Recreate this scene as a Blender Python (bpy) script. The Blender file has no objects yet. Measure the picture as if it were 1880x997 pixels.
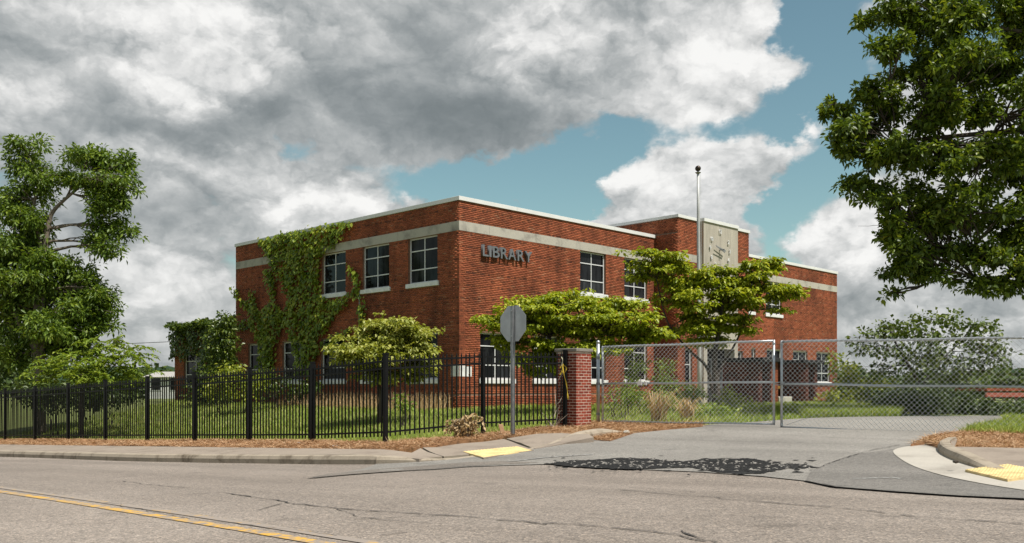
import bpy, bmesh, math, random
import numpy as np
from mathutils import Vector, Matrix, geometry as mgeo

random.seed(7)
rng = np.random.default_rng(7)
SC = bpy.context.scene
COL = SC.collection

# ------------------------------------------------------------------ camera
F, CX, HZ, W0, H0, EYE = 1698.0, 940.0, 712.0, 1880.0, 997.0, 1.6
cd = bpy.data.cameras.new('camera')
cam = bpy.data.objects.new('camera', cd); COL.objects.link(cam)
cam.location = (0, 0, EYE); cam.rotation_euler = (math.pi/2, 0, 0)
cd.sensor_width = 36; cd.lens = 36*F/W0
cd.shift_y = (HZ-H0/2)/W0
cd.clip_start = .1; cd.clip_end = 6000
SC.camera = cam

# ------------------------------------------------------------------ world
SUN_EL = math.radians(61)
SUN_H = Vector((.78, -.626)).normalized()          # towards the sun, seen from above
SKY_STRENGTH = .1

class X:
    """tiny expression wrapper round shader math nodes"""
    def __init__(s, nt, k): s.nt, s.k = nt, k
    @staticmethod
    def m(nt, op, *a, clamp=False):
        n = nt.nodes.new('ShaderNodeMath'); n.operation = op; n.use_clamp = clamp
        for i, v in enumerate(a):
            if isinstance(v, X): nt.links.new(v.k, n.inputs[i])
            else: n.inputs[i].default_value = v
        return X(nt, n.outputs[0])
    def __add__(s, o): return X.m(s.nt, 'ADD', s, o)
    __radd__ = __add__
    def __sub__(s, o): return X.m(s.nt, 'SUBTRACT', s, o)
    def __rsub__(s, o): return X.m(s.nt, 'SUBTRACT', o, s)
    def __mul__(s, o): return X.m(s.nt, 'MULTIPLY', s, o)
    __rmul__ = __mul__
    def f(s, op, *a, **k): return X.m(s.nt, op, s, *a, **k)

def smooth(x, a, b):
    n = x.nt.nodes.new('ShaderNodeMapRange'); n.interpolation_type = 'SMOOTHSTEP'
    x.nt.links.new(x.k, n.inputs[0]); n.inputs[1].default_value = a; n.inputs[2].default_value = b
    return X(x.nt, n.outputs[0])

def pix_dir(u, v):
    return math.atan2(u-CX, F), math.atan2(HZ-v, math.hypot(F, u-CX))

def make_world():
    w = bpy.data.worlds.new('World'); SC.world = w; w.use_nodes = True
    nt = w.node_tree; nt.nodes.clear(); L = nt.links.new; NN = nt.nodes.new
    out = NN('ShaderNodeOutputWorld'); bg = NN('ShaderNodeBackground'); L(bg.outputs[0], out.inputs[0])
    bg.inputs[1].default_value = SKY_STRENGTH
    sky = NN('ShaderNodeTexSky'); sky.sky_type = 'NISHITA'; sky.sun_disc = False
    sky.sun_elevation = SUN_EL; sky.sun_rotation = math.atan2(SUN_H.x, SUN_H.y)
    sky.air_density = 1.0; sky.dust_density = .4; sky.ozone_density = 1.0
    tint = NN('ShaderNodeMix'); tint.data_type = 'RGBA'; tint.blend_type = 'MULTIPLY'; tint.inputs[0].default_value = 1
    L(sky.outputs[0], tint.inputs[6]); tint.inputs[7].default_value = (.80, .90, .70, 1)
    tc = NN('ShaderNodeTexCoord')
    sep = NN('ShaderNodeSeparateXYZ'); L(tc.outputs['Generated'], sep.inputs[0])
    x, y, z = [X(nt, o) for o in sep.outputs]
    az = X.m(nt, 'ARCTAN2', x, y); el = z.f('ARCSINE')
    def vec(sc, off=(0, 0, 0), src=None):
        m = NN('ShaderNodeMapping'); m.inputs['Scale'].default_value = sc; m.inputs['Location'].default_value = off
        L(src or tc.outputs['Generated'], m.inputs[0]); return m.outputs[0]
    def noise(v, sc, det, ro, dist=0):
        n = NN('ShaderNodeTexNoise'); n.inputs['Scale'].default_value = sc; n.inputs['Detail'].default_value = det
        n.inputs['Roughness'].default_value = ro; n.inputs['Distortion'].default_value = dist
        L(v, n.inputs['Vector']); return X(nt, n.outputs[0])
    # warped sky coordinates: large curls pull the blobs out of shape
    wn = NN('ShaderNodeTexNoise'); wn.inputs['Scale'].default_value = 9; wn.inputs['Detail'].default_value = 6; wn.inputs['Roughness'].default_value = .62
    L(vec((1, 1, 1.5)), wn.inputs['Vector'])
    ws = NN('ShaderNodeSeparateColor'); L(wn.outputs['Color'], ws.inputs[0])
    azw = az + (X(nt, ws.outputs[0]) - .5)*.16
    elw = el + (X(nt, ws.outputs[1]) - .5)*.11
    cv = NN('ShaderNodeCombineXYZ'); L(azw.k, cv.inputs[0]); L(elw.k, cv.inputs[1])
    def blobs(lst):
        tot = 0.0
        for (u, v, ru, rv, a) in lst:
            a0, e0 = pix_dir(u, v); ka, ke = F/ru, F/rv
            t = NN('ShaderNodeVectorMath'); t.operation = 'MULTIPLY_ADD'; L(cv.outputs[0], t.inputs[0])
            t.inputs[1].default_value = (ka, ke, 0); t.inputs[2].default_value = (-a0*ka, -e0*ke, 0)
            d = NN('ShaderNodeVectorMath'); d.operation = 'DOT_PRODUCT'; L(t.outputs[0], d.inputs[0]); L(t.outputs[0], d.inputs[1])
            g = X.m(nt, 'POWER', .3679, X(nt, d.outputs['Value']))
            tot = X.m(nt, 'MULTIPLY_ADD', g, a, tot)
        return tot
    cover = blobs([
        (990, 345, 190, 48, -.55), (770, 360, 130, 34, -.32), (1120, 235, 100, 45, -.38), (1060, 300, 90, 60, -.25), (1500, 140, 95, 190, -.62),
        (1450, 370, 70, 110, -.5), (1180, 270, 130, 60, -.35), (515, 290, 44, 34, -.34), (1260, 225, 130, 34, -.35), (1050, 360, 60, 60, -.2),
        (1265, 378, 165, 85, .85), (1180, 345, 60, 60, .3), (1435, 262, 85, 36, .68), (1200, 240, 60, 45, .36), (1095, 240, 45, 36, .45), (1560, 470, 120, 55, .5), (1700, 560, 300, 70, .35),
        (930, 95, 150, 110, .35), (1330, 90, 120, 100, .42), (1150, 80, 150, 70, .42), (890, 235, 130, 70, .42), (1010, 160, 90, 60, .25), (1420, 60, 60, 60, .15), (900, 372, 22, 9, .45), (962, 378, 16, 10, .45), (1085, 398, 18, 12, .4),
        (1095, 345, 30, 16, .3), (640, 390, 130, 40, .3), (400, 400, 300, 200, .2), (500, 130, 500, 150, .3), (400, 20, 200, 60, .4), (60, 60, 200, 120, .3),
    ])
    shade = blobs([
        (560, 215, 330, 75, -.26), (780, 130, 190, 110, -.20), (920, 245, 130, 70, -.16), (250, 250, 200, 60, -.22), (60, 80, 200, 60, -.02),
        (345, 145, 110, 55, .60), (330, 25, 150, 50, .46), (30, 175, 60, 40, .32), (560, 60, 120, 60, .06), (980, 85, 110, 70, .40), (1340, 95, 120, 85, .42),
        (1210, 335, 110, 60, .50), (1350, 385, 90, 60, .12), (1430, 258, 90, 40, .22), (1560, 450, 100, 40, .42), (1700, 530, 200, 40, -.04), (640, 388, 100, 36, .36),
        (300, 285, 150, 26, .26), (300, 395, 140, 40, -.16), (450, 330, 90, 30, .16), (180, 420, 120, 60, -.12), (520, 385, 60, 16, .30), (1100, 90, 90, 60, .08), (620, 220, 40, 25, .20), (300, 510, 160, 60, .12), (1700, 600, 240, 30, .22),
    ])
    wv = NN('ShaderNodeVectorMath'); wv.operation = 'MULTIPLY_ADD'
    L(wn.outputs['Color'], wv.inputs[0]); wv.inputs[1].default_value = (.07, .07, .07); L(tc.outputs['Generated'], wv.inputs[2])
    def puff(off):
        n = NN('ShaderNodeTexVoronoi'); n.feature = 'F1'; n.normalize = True
        n.inputs['Scale'].default_value = 12; n.inputs['Detail'].default_value = 3.6; n.inputs['Roughness'].default_value = .52; n.inputs['Lacunarity'].default_value = 2.3
        L(vec((1, 1, 1.45), off, wv.outputs[0]), n.inputs['Vector'])
        return .62 - X(nt, n.outputs['Distance'])
    p1 = puff((3.1, 1.7, .4)); p2 = puff((3.1+.004, 1.7, .4+.022))
    n1 = noise(vec((1, 1, 1.6), (3.1, 1.7, .4)), 6.0, 5, .55, .1)
    n2 = noise(vec((1, 1, 1.9), (8, 2, 5)), 3.2, 2, .5)
    n3 = noise(vec((1, 1, 1.5), (1, 9, 2)), 24, 4, .6, .3)
    low = smooth(el, .16, .02)
    C = cover + (n1-.5)*1.5 + p1*.42 + (n2-.5)*.5 + (n3-.5)*.32 + low*.42 - .08
    mask = smooth(C, -.08, .2)
    relief = (p1 - p2)*1.7
    S = shade + .44 + relief*(smooth(shade, -.35, .25)*.6+.4) + (n1-.5)*.9 + p1*.25 + (n3-.5)*.10 - smooth(C, .25, 1.)*.08
    ramp = NN('ShaderNodeValToRGB'); e = ramp.color_ramp.elements
    ramp.color_ramp.interpolation = 'B_SPLINE'
    cols = [(0, (.125, .145, .152)), (.28, (.205, .225, .233)), (.55, (.365, .378, .378)), (.78, (.56, .56, .553)), (1, (.72, .715, .70))]
    while len(e) < len(cols): e.new(.5)
    for k, (p, c) in enumerate(cols):
        e[k].position = p; e[k].color = (*[q for q in c], 1)
    L(((S-.5)*1.0).f('ADD', .5, clamp=True).k, ramp.inputs[0])
    sc = NN('ShaderNodeMix'); sc.data_type = 'RGBA'; sc.blend_type = 'MULTIPLY'; sc.inputs[0].default_value = 1
    L(ramp.outputs[0], sc.inputs[6]); g = 1/SKY_STRENGTH; sc.inputs[7].default_value = (g, g, g, 1)
    mx = NN('ShaderNodeMix'); mx.data_type = 'RGBA'
    L((mask*.985).k, mx.inputs[0]); L(tint.outputs[2], mx.inputs[6]); L(sc.outputs[2], mx.inputs[7])
    L(mx.outputs[2], bg.inputs[0])
    w.cycles.sampling_method = 'MANUAL'; w.cycles.sample_map_resolution = 512
make_world()

sd = bpy.data.lights.new('sun', 'SUN'); sd.energy = 4.2; sd.angle = math.radians(.53); sd.color = (1, .955, .88)
sun = bpy.data.objects.new('sun', sd); COL.objects.link(sun); sun.location = (0, 0, 60)
sun.rotation_euler = Vector((-SUN_H.x*math.cos(SUN_EL), -SUN_H.y*math.cos(SUN_EL), -math.sin(SUN_EL))).to_track_quat('-Z', 'Y').to_euler()

SC.view_settings.view_transform = 'Standard'; SC.view_settings.look = 'None'
SC.view_settings.exposure = .45; SC.view_settings.gamma = 1; SC.view_settings.use_curve_mapping = False
SC.cycles.max_bounces = 5; SC.cycles.diffuse_bounces = 3; SC.cycles.glossy_bounces = 2; SC.cycles.transmission_bounces = 3
SC.cycles.transparent_max_bounces = 8; SC.cycles.caustics_reflective = False; SC.cycles.caustics_refractive = False

# ------------------------------------------------------------------ helpers
def mesh_obj(name, me, mat=None, parent=None):
    o = bpy.data.objects.new(name, me); COL.objects.link(o)
    if mat is not None and not me.materials: me.materials.append(mat)
    if parent is not None: attach(o, parent)
    return o
def attach(o, parent):
    o.parent = parent
    if parent.type == 'EMPTY': o.matrix_parent_inverse = Matrix.Translation(-parent.location)
def tag(o, label=None, cat=None, group=None, kind=None):
    for k, v in (('label', label), ('category', cat), ('group', group), ('kind', kind)):
        if v: o[k] = v
    return o
def thing(name, label, cat, loc=(0, 0, 0), group=None):
    o = bpy.data.objects.new(name, None); COL.objects.link(o); o.location = loc; o.empty_display_size = .2
    return tag(o, label, cat, group)
def fast_mesh(name, V, Fc, smooth=False):
    V = np.asarray(V, np.float32); Fc = np.asarray(Fc, np.int32); k = Fc.shape[1]
    me = bpy.data.meshes.new(name); me.vertices.add(len(V)); me.vertices.foreach_set('co', V.ravel())
    me.loops.add(Fc.size); me.loops.foreach_set('vertex_index', Fc.ravel())
    me.polygons.add(len(Fc)); me.polygons.foreach_set('loop_start', np.arange(0, Fc.size, k, dtype=np.int32))
    if smooth: me.polygons.foreach_set('use_smooth', np.ones(len(Fc), bool))
    me.update(calc_edges=True); return me

class MB:
    def __init__(s): s.v = []; s.f = []
    def add(s, vs, fs):
        n = len(s.v); s.v += [tuple(p) for p in vs]; s.f += [tuple(i+n for i in f) for f in fs]
    def obox(s, c, ax, ay, az):
        """box from centre and three half-axis vectors"""
        c, ax, ay, az = map(Vector, (c, ax, ay, az))
        p = [c+i*ax+j*ay+k*az for k in (-1, 1) for (i, j) in ((-1, -1), (1, -1), (1, 1), (-1, 1))]
        s.add(p, [(3, 2, 1, 0), (4, 5, 6, 7), (0, 1, 5, 4), (1, 2, 6, 5), (2, 3, 7, 6), (3, 0, 4, 7)])
        return s
    def fbox(s, fr, u0, u1, z0, z1, d0, d1):
        """box in a wall frame: along u, up z, outward d"""
        O, U, N = fr
        P = lambda u, z, d: (O[0]+U[0]*u+N[0]*d, O[1]+U[1]*u+N[1]*d, z)
        p = [P(u, z, d) for d in (d0, d1) for (u, z) in ((u0, z0), (u1, z0), (u1, z1), (u0, z1))]
        s.add(p, [(3, 2, 1, 0), (4, 5, 6, 7), (0, 1, 5, 4), (1, 2, 6, 5), (2, 3, 7, 6), (3, 0, 4, 7)])
        return s
    def tube(s, pts, rad, sides=6, cap=True):
        pts = [Vector(p) for p in pts]
        if not hasattr(rad, '__len__'): rad = [rad]*len(pts)
        base = len(s.v); prev = None
        for i, p in enumerate(pts):
            t = (pts[min(i+1, len(pts)-1)]-pts[max(i-1, 0)])
            if t.length < 1e-6: t = Vector((0, 0, 1))
            t.normalize()
            if prev is None:
                q = t.cross(Vector((0, 0, 1)) if abs(t.z) < .9 else Vector((1, 0, 0))).normalized()
            else:
                q = (prev - t*prev.dot(t)).normalized()
            prev = q; r = t.cross(q)
            for k in range(sides):
                a = 2*math.pi*k/sides
                s.v.append(tuple(p+(q*math.cos(a)+r*math.sin(a))*rad[i]))
        for i in range(len(pts)-1):
            for k in range(sides):
                k2 = (k+1) % sides
                s.f.append((base+i*sides+k, base+i*sides+k2, base+(i+1)*sides+k2, base+(i+1)*sides+k))
        if cap:
            s.f.append(tuple(base+k for k in reversed(range(sides))))
            s.f.append(tuple(base+(len(pts)-1)*sides+k for k in range(sides)))
        return s
    def mesh(s, name, smooth=False):
        me = bpy.data.meshes.new(name); me.from_pydata(s.v, [], s.f)
        bm = bmesh.new(); bm.from_mesh(me); bmesh.ops.recalc_face_normals(bm, faces=bm.faces); bm.to_mesh(me); bm.free()
        if smooth:
            for p in me.polygons: p.use_smooth = True
        me.update(); return me
    def build(s, name, mat, parent=None, smooth=False, bevel=0):
        o = mesh_obj(name, s.mesh(name, smooth), mat, parent)
        if bevel:
            b = o.modifiers.new('bevel', 'BEVEL'); b.width = bevel; b.segments = 2; b.limit_method = 'ANGLE'
        return o

# ------------------------------------------------------------------ materials
def new_mat(name):
    m = bpy.data.materials.new(name); m.use_nodes = True; nt = m.node_tree
    return m, nt, nt.nodes['Principled BSDF'], nt.nodes.new, nt.links.new
def nz(nt, sc, det=4, ro=.55, coord='Object', scale=(1, 1, 1), dist=0):
    tc = nt.nodes.new('ShaderNodeTexCoord'); mp = nt.nodes.new('ShaderNodeMapping'); mp.inputs['Scale'].default_value = scale
    nt.links.new(tc.outputs[coord], mp.inputs[0])
    n = nt.nodes.new('ShaderNodeTexNoise'); n.inputs['Scale'].default_value = sc; n.inputs['Detail'].default_value = det
    n.inputs['Roughness'].default_value = ro; n.inputs['Distortion'].default_value = dist
    nt.links.new(mp.outputs[0], n.inputs['Vector']); return n.outputs[0]
def geo_nz(nt, sc, det=4, ro=.55, scale=(1, 1, 1), dist=0):
    gm = nt.nodes.new('ShaderNodeNewGeometry'); mp = nt.nodes.new('ShaderNodeMapping'); mp.inputs['Scale'].default_value = scale
    nt.links.new(gm.outputs['Position'], mp.inputs[0])
    n = nt.nodes.new('ShaderNodeTexNoise'); n.inputs['Scale'].default_value = sc; n.inputs['Detail'].default_value = det
    n.inputs['Roughness'].default_value = ro; n.inputs['Distortion'].default_value = dist
    nt.links.new(mp.outputs[0], n.inputs['Vector']); return n.outputs[0]
def rampn(nt, fac, stops, interp='LINEAR'):
    r = nt.nodes.new('ShaderNodeValToRGB'); r.color_ramp.interpolation = interp; e = r.color_ramp.elements
    while len(e) < len(stops): e.new(.5)
    for k, (p, c) in enumerate(stops):
        e[k].position = p; e[k].color = (*c, 1) if len(c) == 3 else c
    nt.links.new(fac, r.inputs[0]); return r.outputs[0]
def mixc(nt, fac, a, b, blend='MIX'):
    m = nt.nodes.new('ShaderNodeMix'); m.data_type = 'RGBA'; m.blend_type = blend
    for sock, v in ((m.inputs[0], fac), (m.inputs[6], a), (m.inputs[7], b)):
        if hasattr(v, 'is_linked'): nt.links.new(v, sock)
        elif isinstance(v, (int, float)): sock.default_value = v
        else: sock.default_value = (*v, 1)
    return m.outputs[2]
def bump(nt, bs, h, st, dist=.02):
    b = nt.nodes.new('ShaderNodeBump'); b.inputs['Strength'].default_value = st; b.inputs['Distance'].default_value = dist
    nt.links.new(h, b.inputs['Height']); nt.links.new(b.outputs[0], bs.inputs['Normal'])
def island(nt):
    """random per piece: mesh islands and separate objects both count"""
    g = nt.nodes.new('ShaderNodeNewGeometry'); o = nt.nodes.new('ShaderNodeObjectInfo')
    return X(nt, g.outputs['Random Per Island']).f('ADD', X(nt, o.outputs['Random'])).f('FRACT').k
def plain(name, col, rough=.6, metal=0, var=.18, sc=6, spec=.5, bmp=0, streak=(1, 1, 1)):
    m, nt, b, NN, L = new_mat(name)
    n = geo_nz(nt, sc, 5, .6, streak)
    c = rampn(nt, n, [(.3, tuple(x*(1-var) for x in col)), (.7, tuple(min(1, x*(1+var)) for x in col))])
    L(c, b.inputs['Base Color']); b.inputs['Roughness'].default_value = rough; b.inputs['Metallic'].default_value = metal
    b.inputs['Specular IOR Level'].default_value = spec
    if bmp: bump(nt, b, geo_nz(nt, sc*6, 4), bmp)
    return m
def leaf_mat(name, stops, trans=.35, rough=.45, spec=.4):
    m, nt, b, NN, L = new_mat(name)
    r = island(nt)
    big = geo_nz(nt, .9, 2)
    f = (X(nt, r)*.75 + X(nt, big)*.5 - .12).f('ADD', 0, clamp=True).k
    c = rampn(nt, f, stops)
    L(c, b.inputs['Base Color']); b.inputs['Roughness'].default_value = rough; b.inputs['Specular IOR Level'].default_value = spec
    tr = NN('ShaderNodeBsdfTranslucent'); L(mixc(nt, 1, c, (1.25, 1.2, .5), 'MULTIPLY'), tr.inputs[0])
    mx = NN('ShaderNodeMixShader'); mx.inputs[0].default_value = trans
    L(b.outputs[0], mx.inputs[1]); L(tr.outputs[0], mx.inputs[2]); L(mx.outputs[0], nt.nodes['Material Output'].inputs[0])
    return m
def brick_mat(name, stops, stain=.5):
    m, nt, b, NN, L = new_mat(name)
    r = island(nt)
    c = rampn(nt, r, stops)
    st = geo_nz(nt, .55, 5, .62, (1, 1, .7))
    c = mixc(nt, 1, c, rampn(nt, st, [(.32, (1-stain,)*3), (.62, (1.08,)*3)]), 'MULTIPLY')
    rs = geo_nz(nt, 1.0, 4, .6, (2.2, 2.2, .16))
    c = mixc(nt, 1, c, rampn(nt, rs, [(.34, (.74,)*3), (.5, (1,)*3), (.72, (1.06, 1.08, 1.10))]), 'MULTIPLY')
    fn = geo_nz(nt, 60, 3)
    c = mixc(nt, .5, c, rampn(nt, fn, [(.3, (.65,)*3), (.7, (1.25,)*3)]), 'MULTIPLY')
    L(c, b.inputs['Base Color']); b.inputs['Roughness'].default_value = .85; b.inputs['Specular IOR Level'].default_value = .25
    bump(nt, b, fn, .4, .004)
    return m
MAT = {}
MAT['brick'] = brick_mat('brick', [(0, (.20, .064, .030)), (.12, (.28, .078, .036)), (.4, (.325, .090, .041)), (.75, (.37, .103, .046)), (.94, (.42, .128, .058)), (1, (.35, .155, .085))])
MAT['brick_header'] = brick_mat('brick_header', [(0, (.13, .040, .024)), (.25, (.19, .060, .029)), (.4, (.29, .086, .036)), (1, (.34, .102, .043))])
MAT['brick_pier'] = brick_mat('brick_pier', [(0, (.15, .028, .018)), (.4, (.23, .042, .024)), (1, (.30, .062, .034))], .25)
MAT['mortar'] = plain('mortar', (.22, .125, .085), .95, var=.25, sc=3)
MAT['mortar_pale'] = plain('mortar_pale', (.62, .50, .41), .95, var=.15, sc=5)

MAT['concrete_slab'] = plain('clock_concrete', (.40, .36, .30), .85, var=.2, sc=2.5, bmp=.1, streak=(1.6, 1.6, .25))
MAT['coping'] = plain('coping_metal', (.72, .71, .69), .45, var=.06, sc=1.5)
MAT['white_frame'] = plain('window_paint', (.66, .66, .66), .5, var=.1, sc=4)
MAT['sill'] = plain('sill_paint', (.72, .72, .71), .7, var=.14, sc=5)
MAT['letter'] = plain('letter_metal', (.16, .17, .18), .45, .2, var=.15, sc=3)
MAT['black_iron'] = plain('black_iron', (.006, .006, .0065), .5, var=.3, sc=8, spec=.2)
MAT['galv'] = plain('galvanised', (.46, .48, .50), .42, .75, var=.16, sc=14)
MAT['galv_dull'] = plain('galvanised_dull', (.30, .31, .32), .5, .6, var=.2, sc=10)
MAT['wire'] = plain('chain_wire', (.72, .73, .74), .4, .15, var=.12, sc=20)
MAT['roof'] = plain('roof_membrane', (.35, .35, .35), .9)
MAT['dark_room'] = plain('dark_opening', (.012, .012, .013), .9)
MAT['bark'] = plain('bark', (.060, .046, .036), .95, var=.4, sc=9, bmp=.6, streak=(1, 1, .3))
MAT['bark_pale'] = plain('bark_pale', (.16, .13, .10), .95, var=.35, sc=9, bmp=.5, streak=(1, 1, .3))
MAT['dry'] = leaf_mat('dry_straw', [(0, (.30, .19, .09)), (.5, (.48, .34, .18)), (1, (.62, .48, .29))], .2, .7, .2)
def glass_mat():
    m, nt, b, NN, L = new_mat('window_glass')
    n = nz(nt, 2.2, 3, .5, 'Object', (3, 3, .5))
    L(rampn(nt, n, [(.35, (.004, .004, .005)), (.7, (.020, .021, .023))]), b.inputs['Base Color'])
    oi = NN('ShaderNodeObjectInfo'); c0 = b.inputs['Base Color'].links[0].from_socket
    L(mixc(nt, 1, c0, rampn(nt, oi.outputs['Random'], [(0, (.5,)*3), (.6, (1.3,)*3), (.85, (1.9,)*3), (1, (2.8, 2.8, 2.7))]), 'MULTIPLY'), b.inputs['Base Color'])
    b.inputs['Roughness'].default_value = .06; b.inputs['Specular IOR Level'].default_value = .16
    bump(nt, b, nz(nt, .8, 2), .06, .05)
    return m
MAT['glass'] = glass_mat()

# ------------------------------------------------------------------ the lie of the land
AV = Vector((-.757, .654)); NV = Vector((.654, .757))      # along the road (downhill) / away from it
def sm(x, a, b):
    t = np.clip((x-a)/(b-a), 0, 1); return t*t*(3-2*t)
def ground(x, y):
    x = np.asarray(x, float); y = np.asarray(y, float)
    s = AV.x*x+AV.y*y; n = NV.x*x+NV.y*y
    P = .1+.035*(16-np.clip(s, -15, 60))
    c = .10*np.clip(1-((n-4.3)/5.7)**2, 0, 1)
    lf = sm(n, 10.0, 13.2)*.17
    left = P+lf+np.clip((.85-P-.17), -9, 9)*sm(n, 12.8, 25)
    right = P+(.72-P)*np.clip((n-10)/9, 0, 1)+.10*sm(n, 19, 26)
    w = sm(s, 10.8, 13.8)
    z = np.where(n < 10, P+c, left*w+right*(1-w))
    r = np.hypot(x-4, y-30)
    return z+(-1.6-z)*sm(r, 46, 110)*(n > 10)+(-1.6-z)*sm(r, 70, 160)*(n <= 10)
def gz(x, y):
    s = AV.x*x+AV.y*y; n = NV.x*x+NV.y*y
    f = lambda q, a, b: (lambda t: t*t*(3-2*t))(min(1, max(0, (q-a)/(b-a))))
    P = .1+.035*(16-min(60, max(-15, s)))
    r = math.hypot(x-4, y-30)
    if n < 10: z = P+.10*max(0, 1-((n-4.3)/5.7)**2); return z+(-1.6-z)*f(r, 70, 160)
    left = P+f(n, 10, 13.2)*.17+(.85-P-.17)*f(n, 12.8, 25)
    right = P+(.72-P)*min(1, (n-10)/9)+.10*f(n, 19, 26)
    w = f(s, 10.8, 13.8); z = left*w+right*(1-w); return z+(-1.6-z)*f(r, 46, 110)
def sn(s, n): return (AV.x*s+NV.x*n, AV.y*s+NV.y*n)
def ray(u, v): return Vector(((u-CX)/F, 1, -(v-HZ)/F))
def onground(u, v, off=0):
    r = ray(u, v); lo, hi = 2., 300.
    f = lambda d: EYE+r.z*d-gz(r.x*d, d)-off
    d = lo
    while d < hi and f(d) > 0: d += .25
    a, b = d-.25, d
    for _ in range(24):
        m = (a+b)/2
        if f(m) > 0: a = m
        else: b = m
    return (r.x*b, b)
def at(u, v, d): return Vector(((u-CX)/F*d, d, EYE-(v-HZ)/F*d))
def inpoly(x, y, poly):
    x = np.asarray(x); y = np.asarray(y); c = np.zeros(x.shape, bool)
    for i in range(len(poly)):
        (x0, y0), (x1, y1) = poly[i], poly[i-1]
        if y0 == y1: continue
        c ^= ((y0 > y) != (y1 > y)) & (x < (x1-x0)*(y-y0)/(y1-y0)+x0)
    return c
def densify(poly, step, closed=True):
    out = []; m = len(poly)
    for i in range(m if closed else m-1):
        a, b = Vector(poly[i]), Vector(poly[(i+1) % m]); k = max(1, int((b-a).length/step))
        out += [tuple(a.lerp(b, j/k)) for j in range(k)]
    if not closed: out.append(tuple(poly[-1]))
    return out
def catmull(pts, k=6):
    P = [Vector(p) for p in pts]; out = []
    for i in range(len(P)-1):
        p0, p1, p2, p3 = P[max(i-1, 0)], P[i], P[i+1], P[min(i+2, len(P)-1)]
        for j in range(k):
            t = j/k
            out.append(tuple(.5*((2*p1)+(-p0+p2)*t+(2*p0-5*p1+4*p2-p3)*t*t+(-p0+3*p1-3*p2+p3)*t**3)))
    out.append(tuple(P[-1])); return out
def sheet(name, poly, off, mat, step=.4, thick=0, offfn=None, parent=None):
    """a sheet over the land, cut to an outline; with thick it is a slab"""
    B = densify(poly, step); nb = len(B)
    xs = [p[0] for p in B]; ys = [p[1] for p in B]
    gx, gy = np.meshgrid(np.arange(min(xs), max(xs), step), np.arange(min(ys), max(ys), step))
    gx = gx.ravel(); gy = gy.ravel(); k = inpoly(gx, gy, B); gx, gy = gx[k], gy[k]
    if len(gx):
        ba = np.array(B); keep = np.array([np.min((ba[:, 0]-a)**2+(ba[:, 1]-b)**2) > (.35*step)**2 for a, b in zip(gx, gy)])
        gx, gy = gx[keep], gy[keep]
    pts = [Vector(p) for p in B]+[Vector((a, b)) for a, b in zip(gx, gy)]
    r = mgeo.delaunay_2d_cdt(pts, [], [list(range(nb))], 1, 1e-5)
    V2 = np.array([tuple(p) for p in r[0]])
    z = ground(V2[:, 0], V2[:, 1]) + (off if offfn is None else offfn(V2[:, 0], V2[:, 1]))
    mb = MB(); mb.v = [(a, b, c) for (a, b), c in zip(V2, z)]; mb.f = [tuple(f) for f in r[2]]
    if thick:
        top = len(mb.v)
        pb = [(p[0], p[1], float(ground(p[0], p[1]) + (off if offfn is None else offfn(np.array(p[0]), np.array(p[1]))))) for p in B]
        pb2 = [(x, y, q-thick) for x, y, q in pb]
        mb.v += pb+pb2
        for i in range(nb):
            j = (i+1) % nb; mb.f.append((top+i, top+nb+i, top+nb+j, top+j))
    me = bpy.data.meshes.new(name); me.from_pydata(mb.v, [], mb.f)
    bm = bmesh.new(); bm.from_mesh(me); bmesh.ops.remove_doubles(bm, verts=bm.verts, dist=1e-5); bmesh.ops.recalc_face_normals(bm, faces=bm.faces)
    up = sum(f.normal.z*f.calc_area() for f in bm.faces)
    if up < 0: bmesh.ops.reverse_faces(bm, faces=bm.faces)
    bm.to_mesh(me); bm.free()
    return mesh_obj(name, me, mat, parent)

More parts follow.
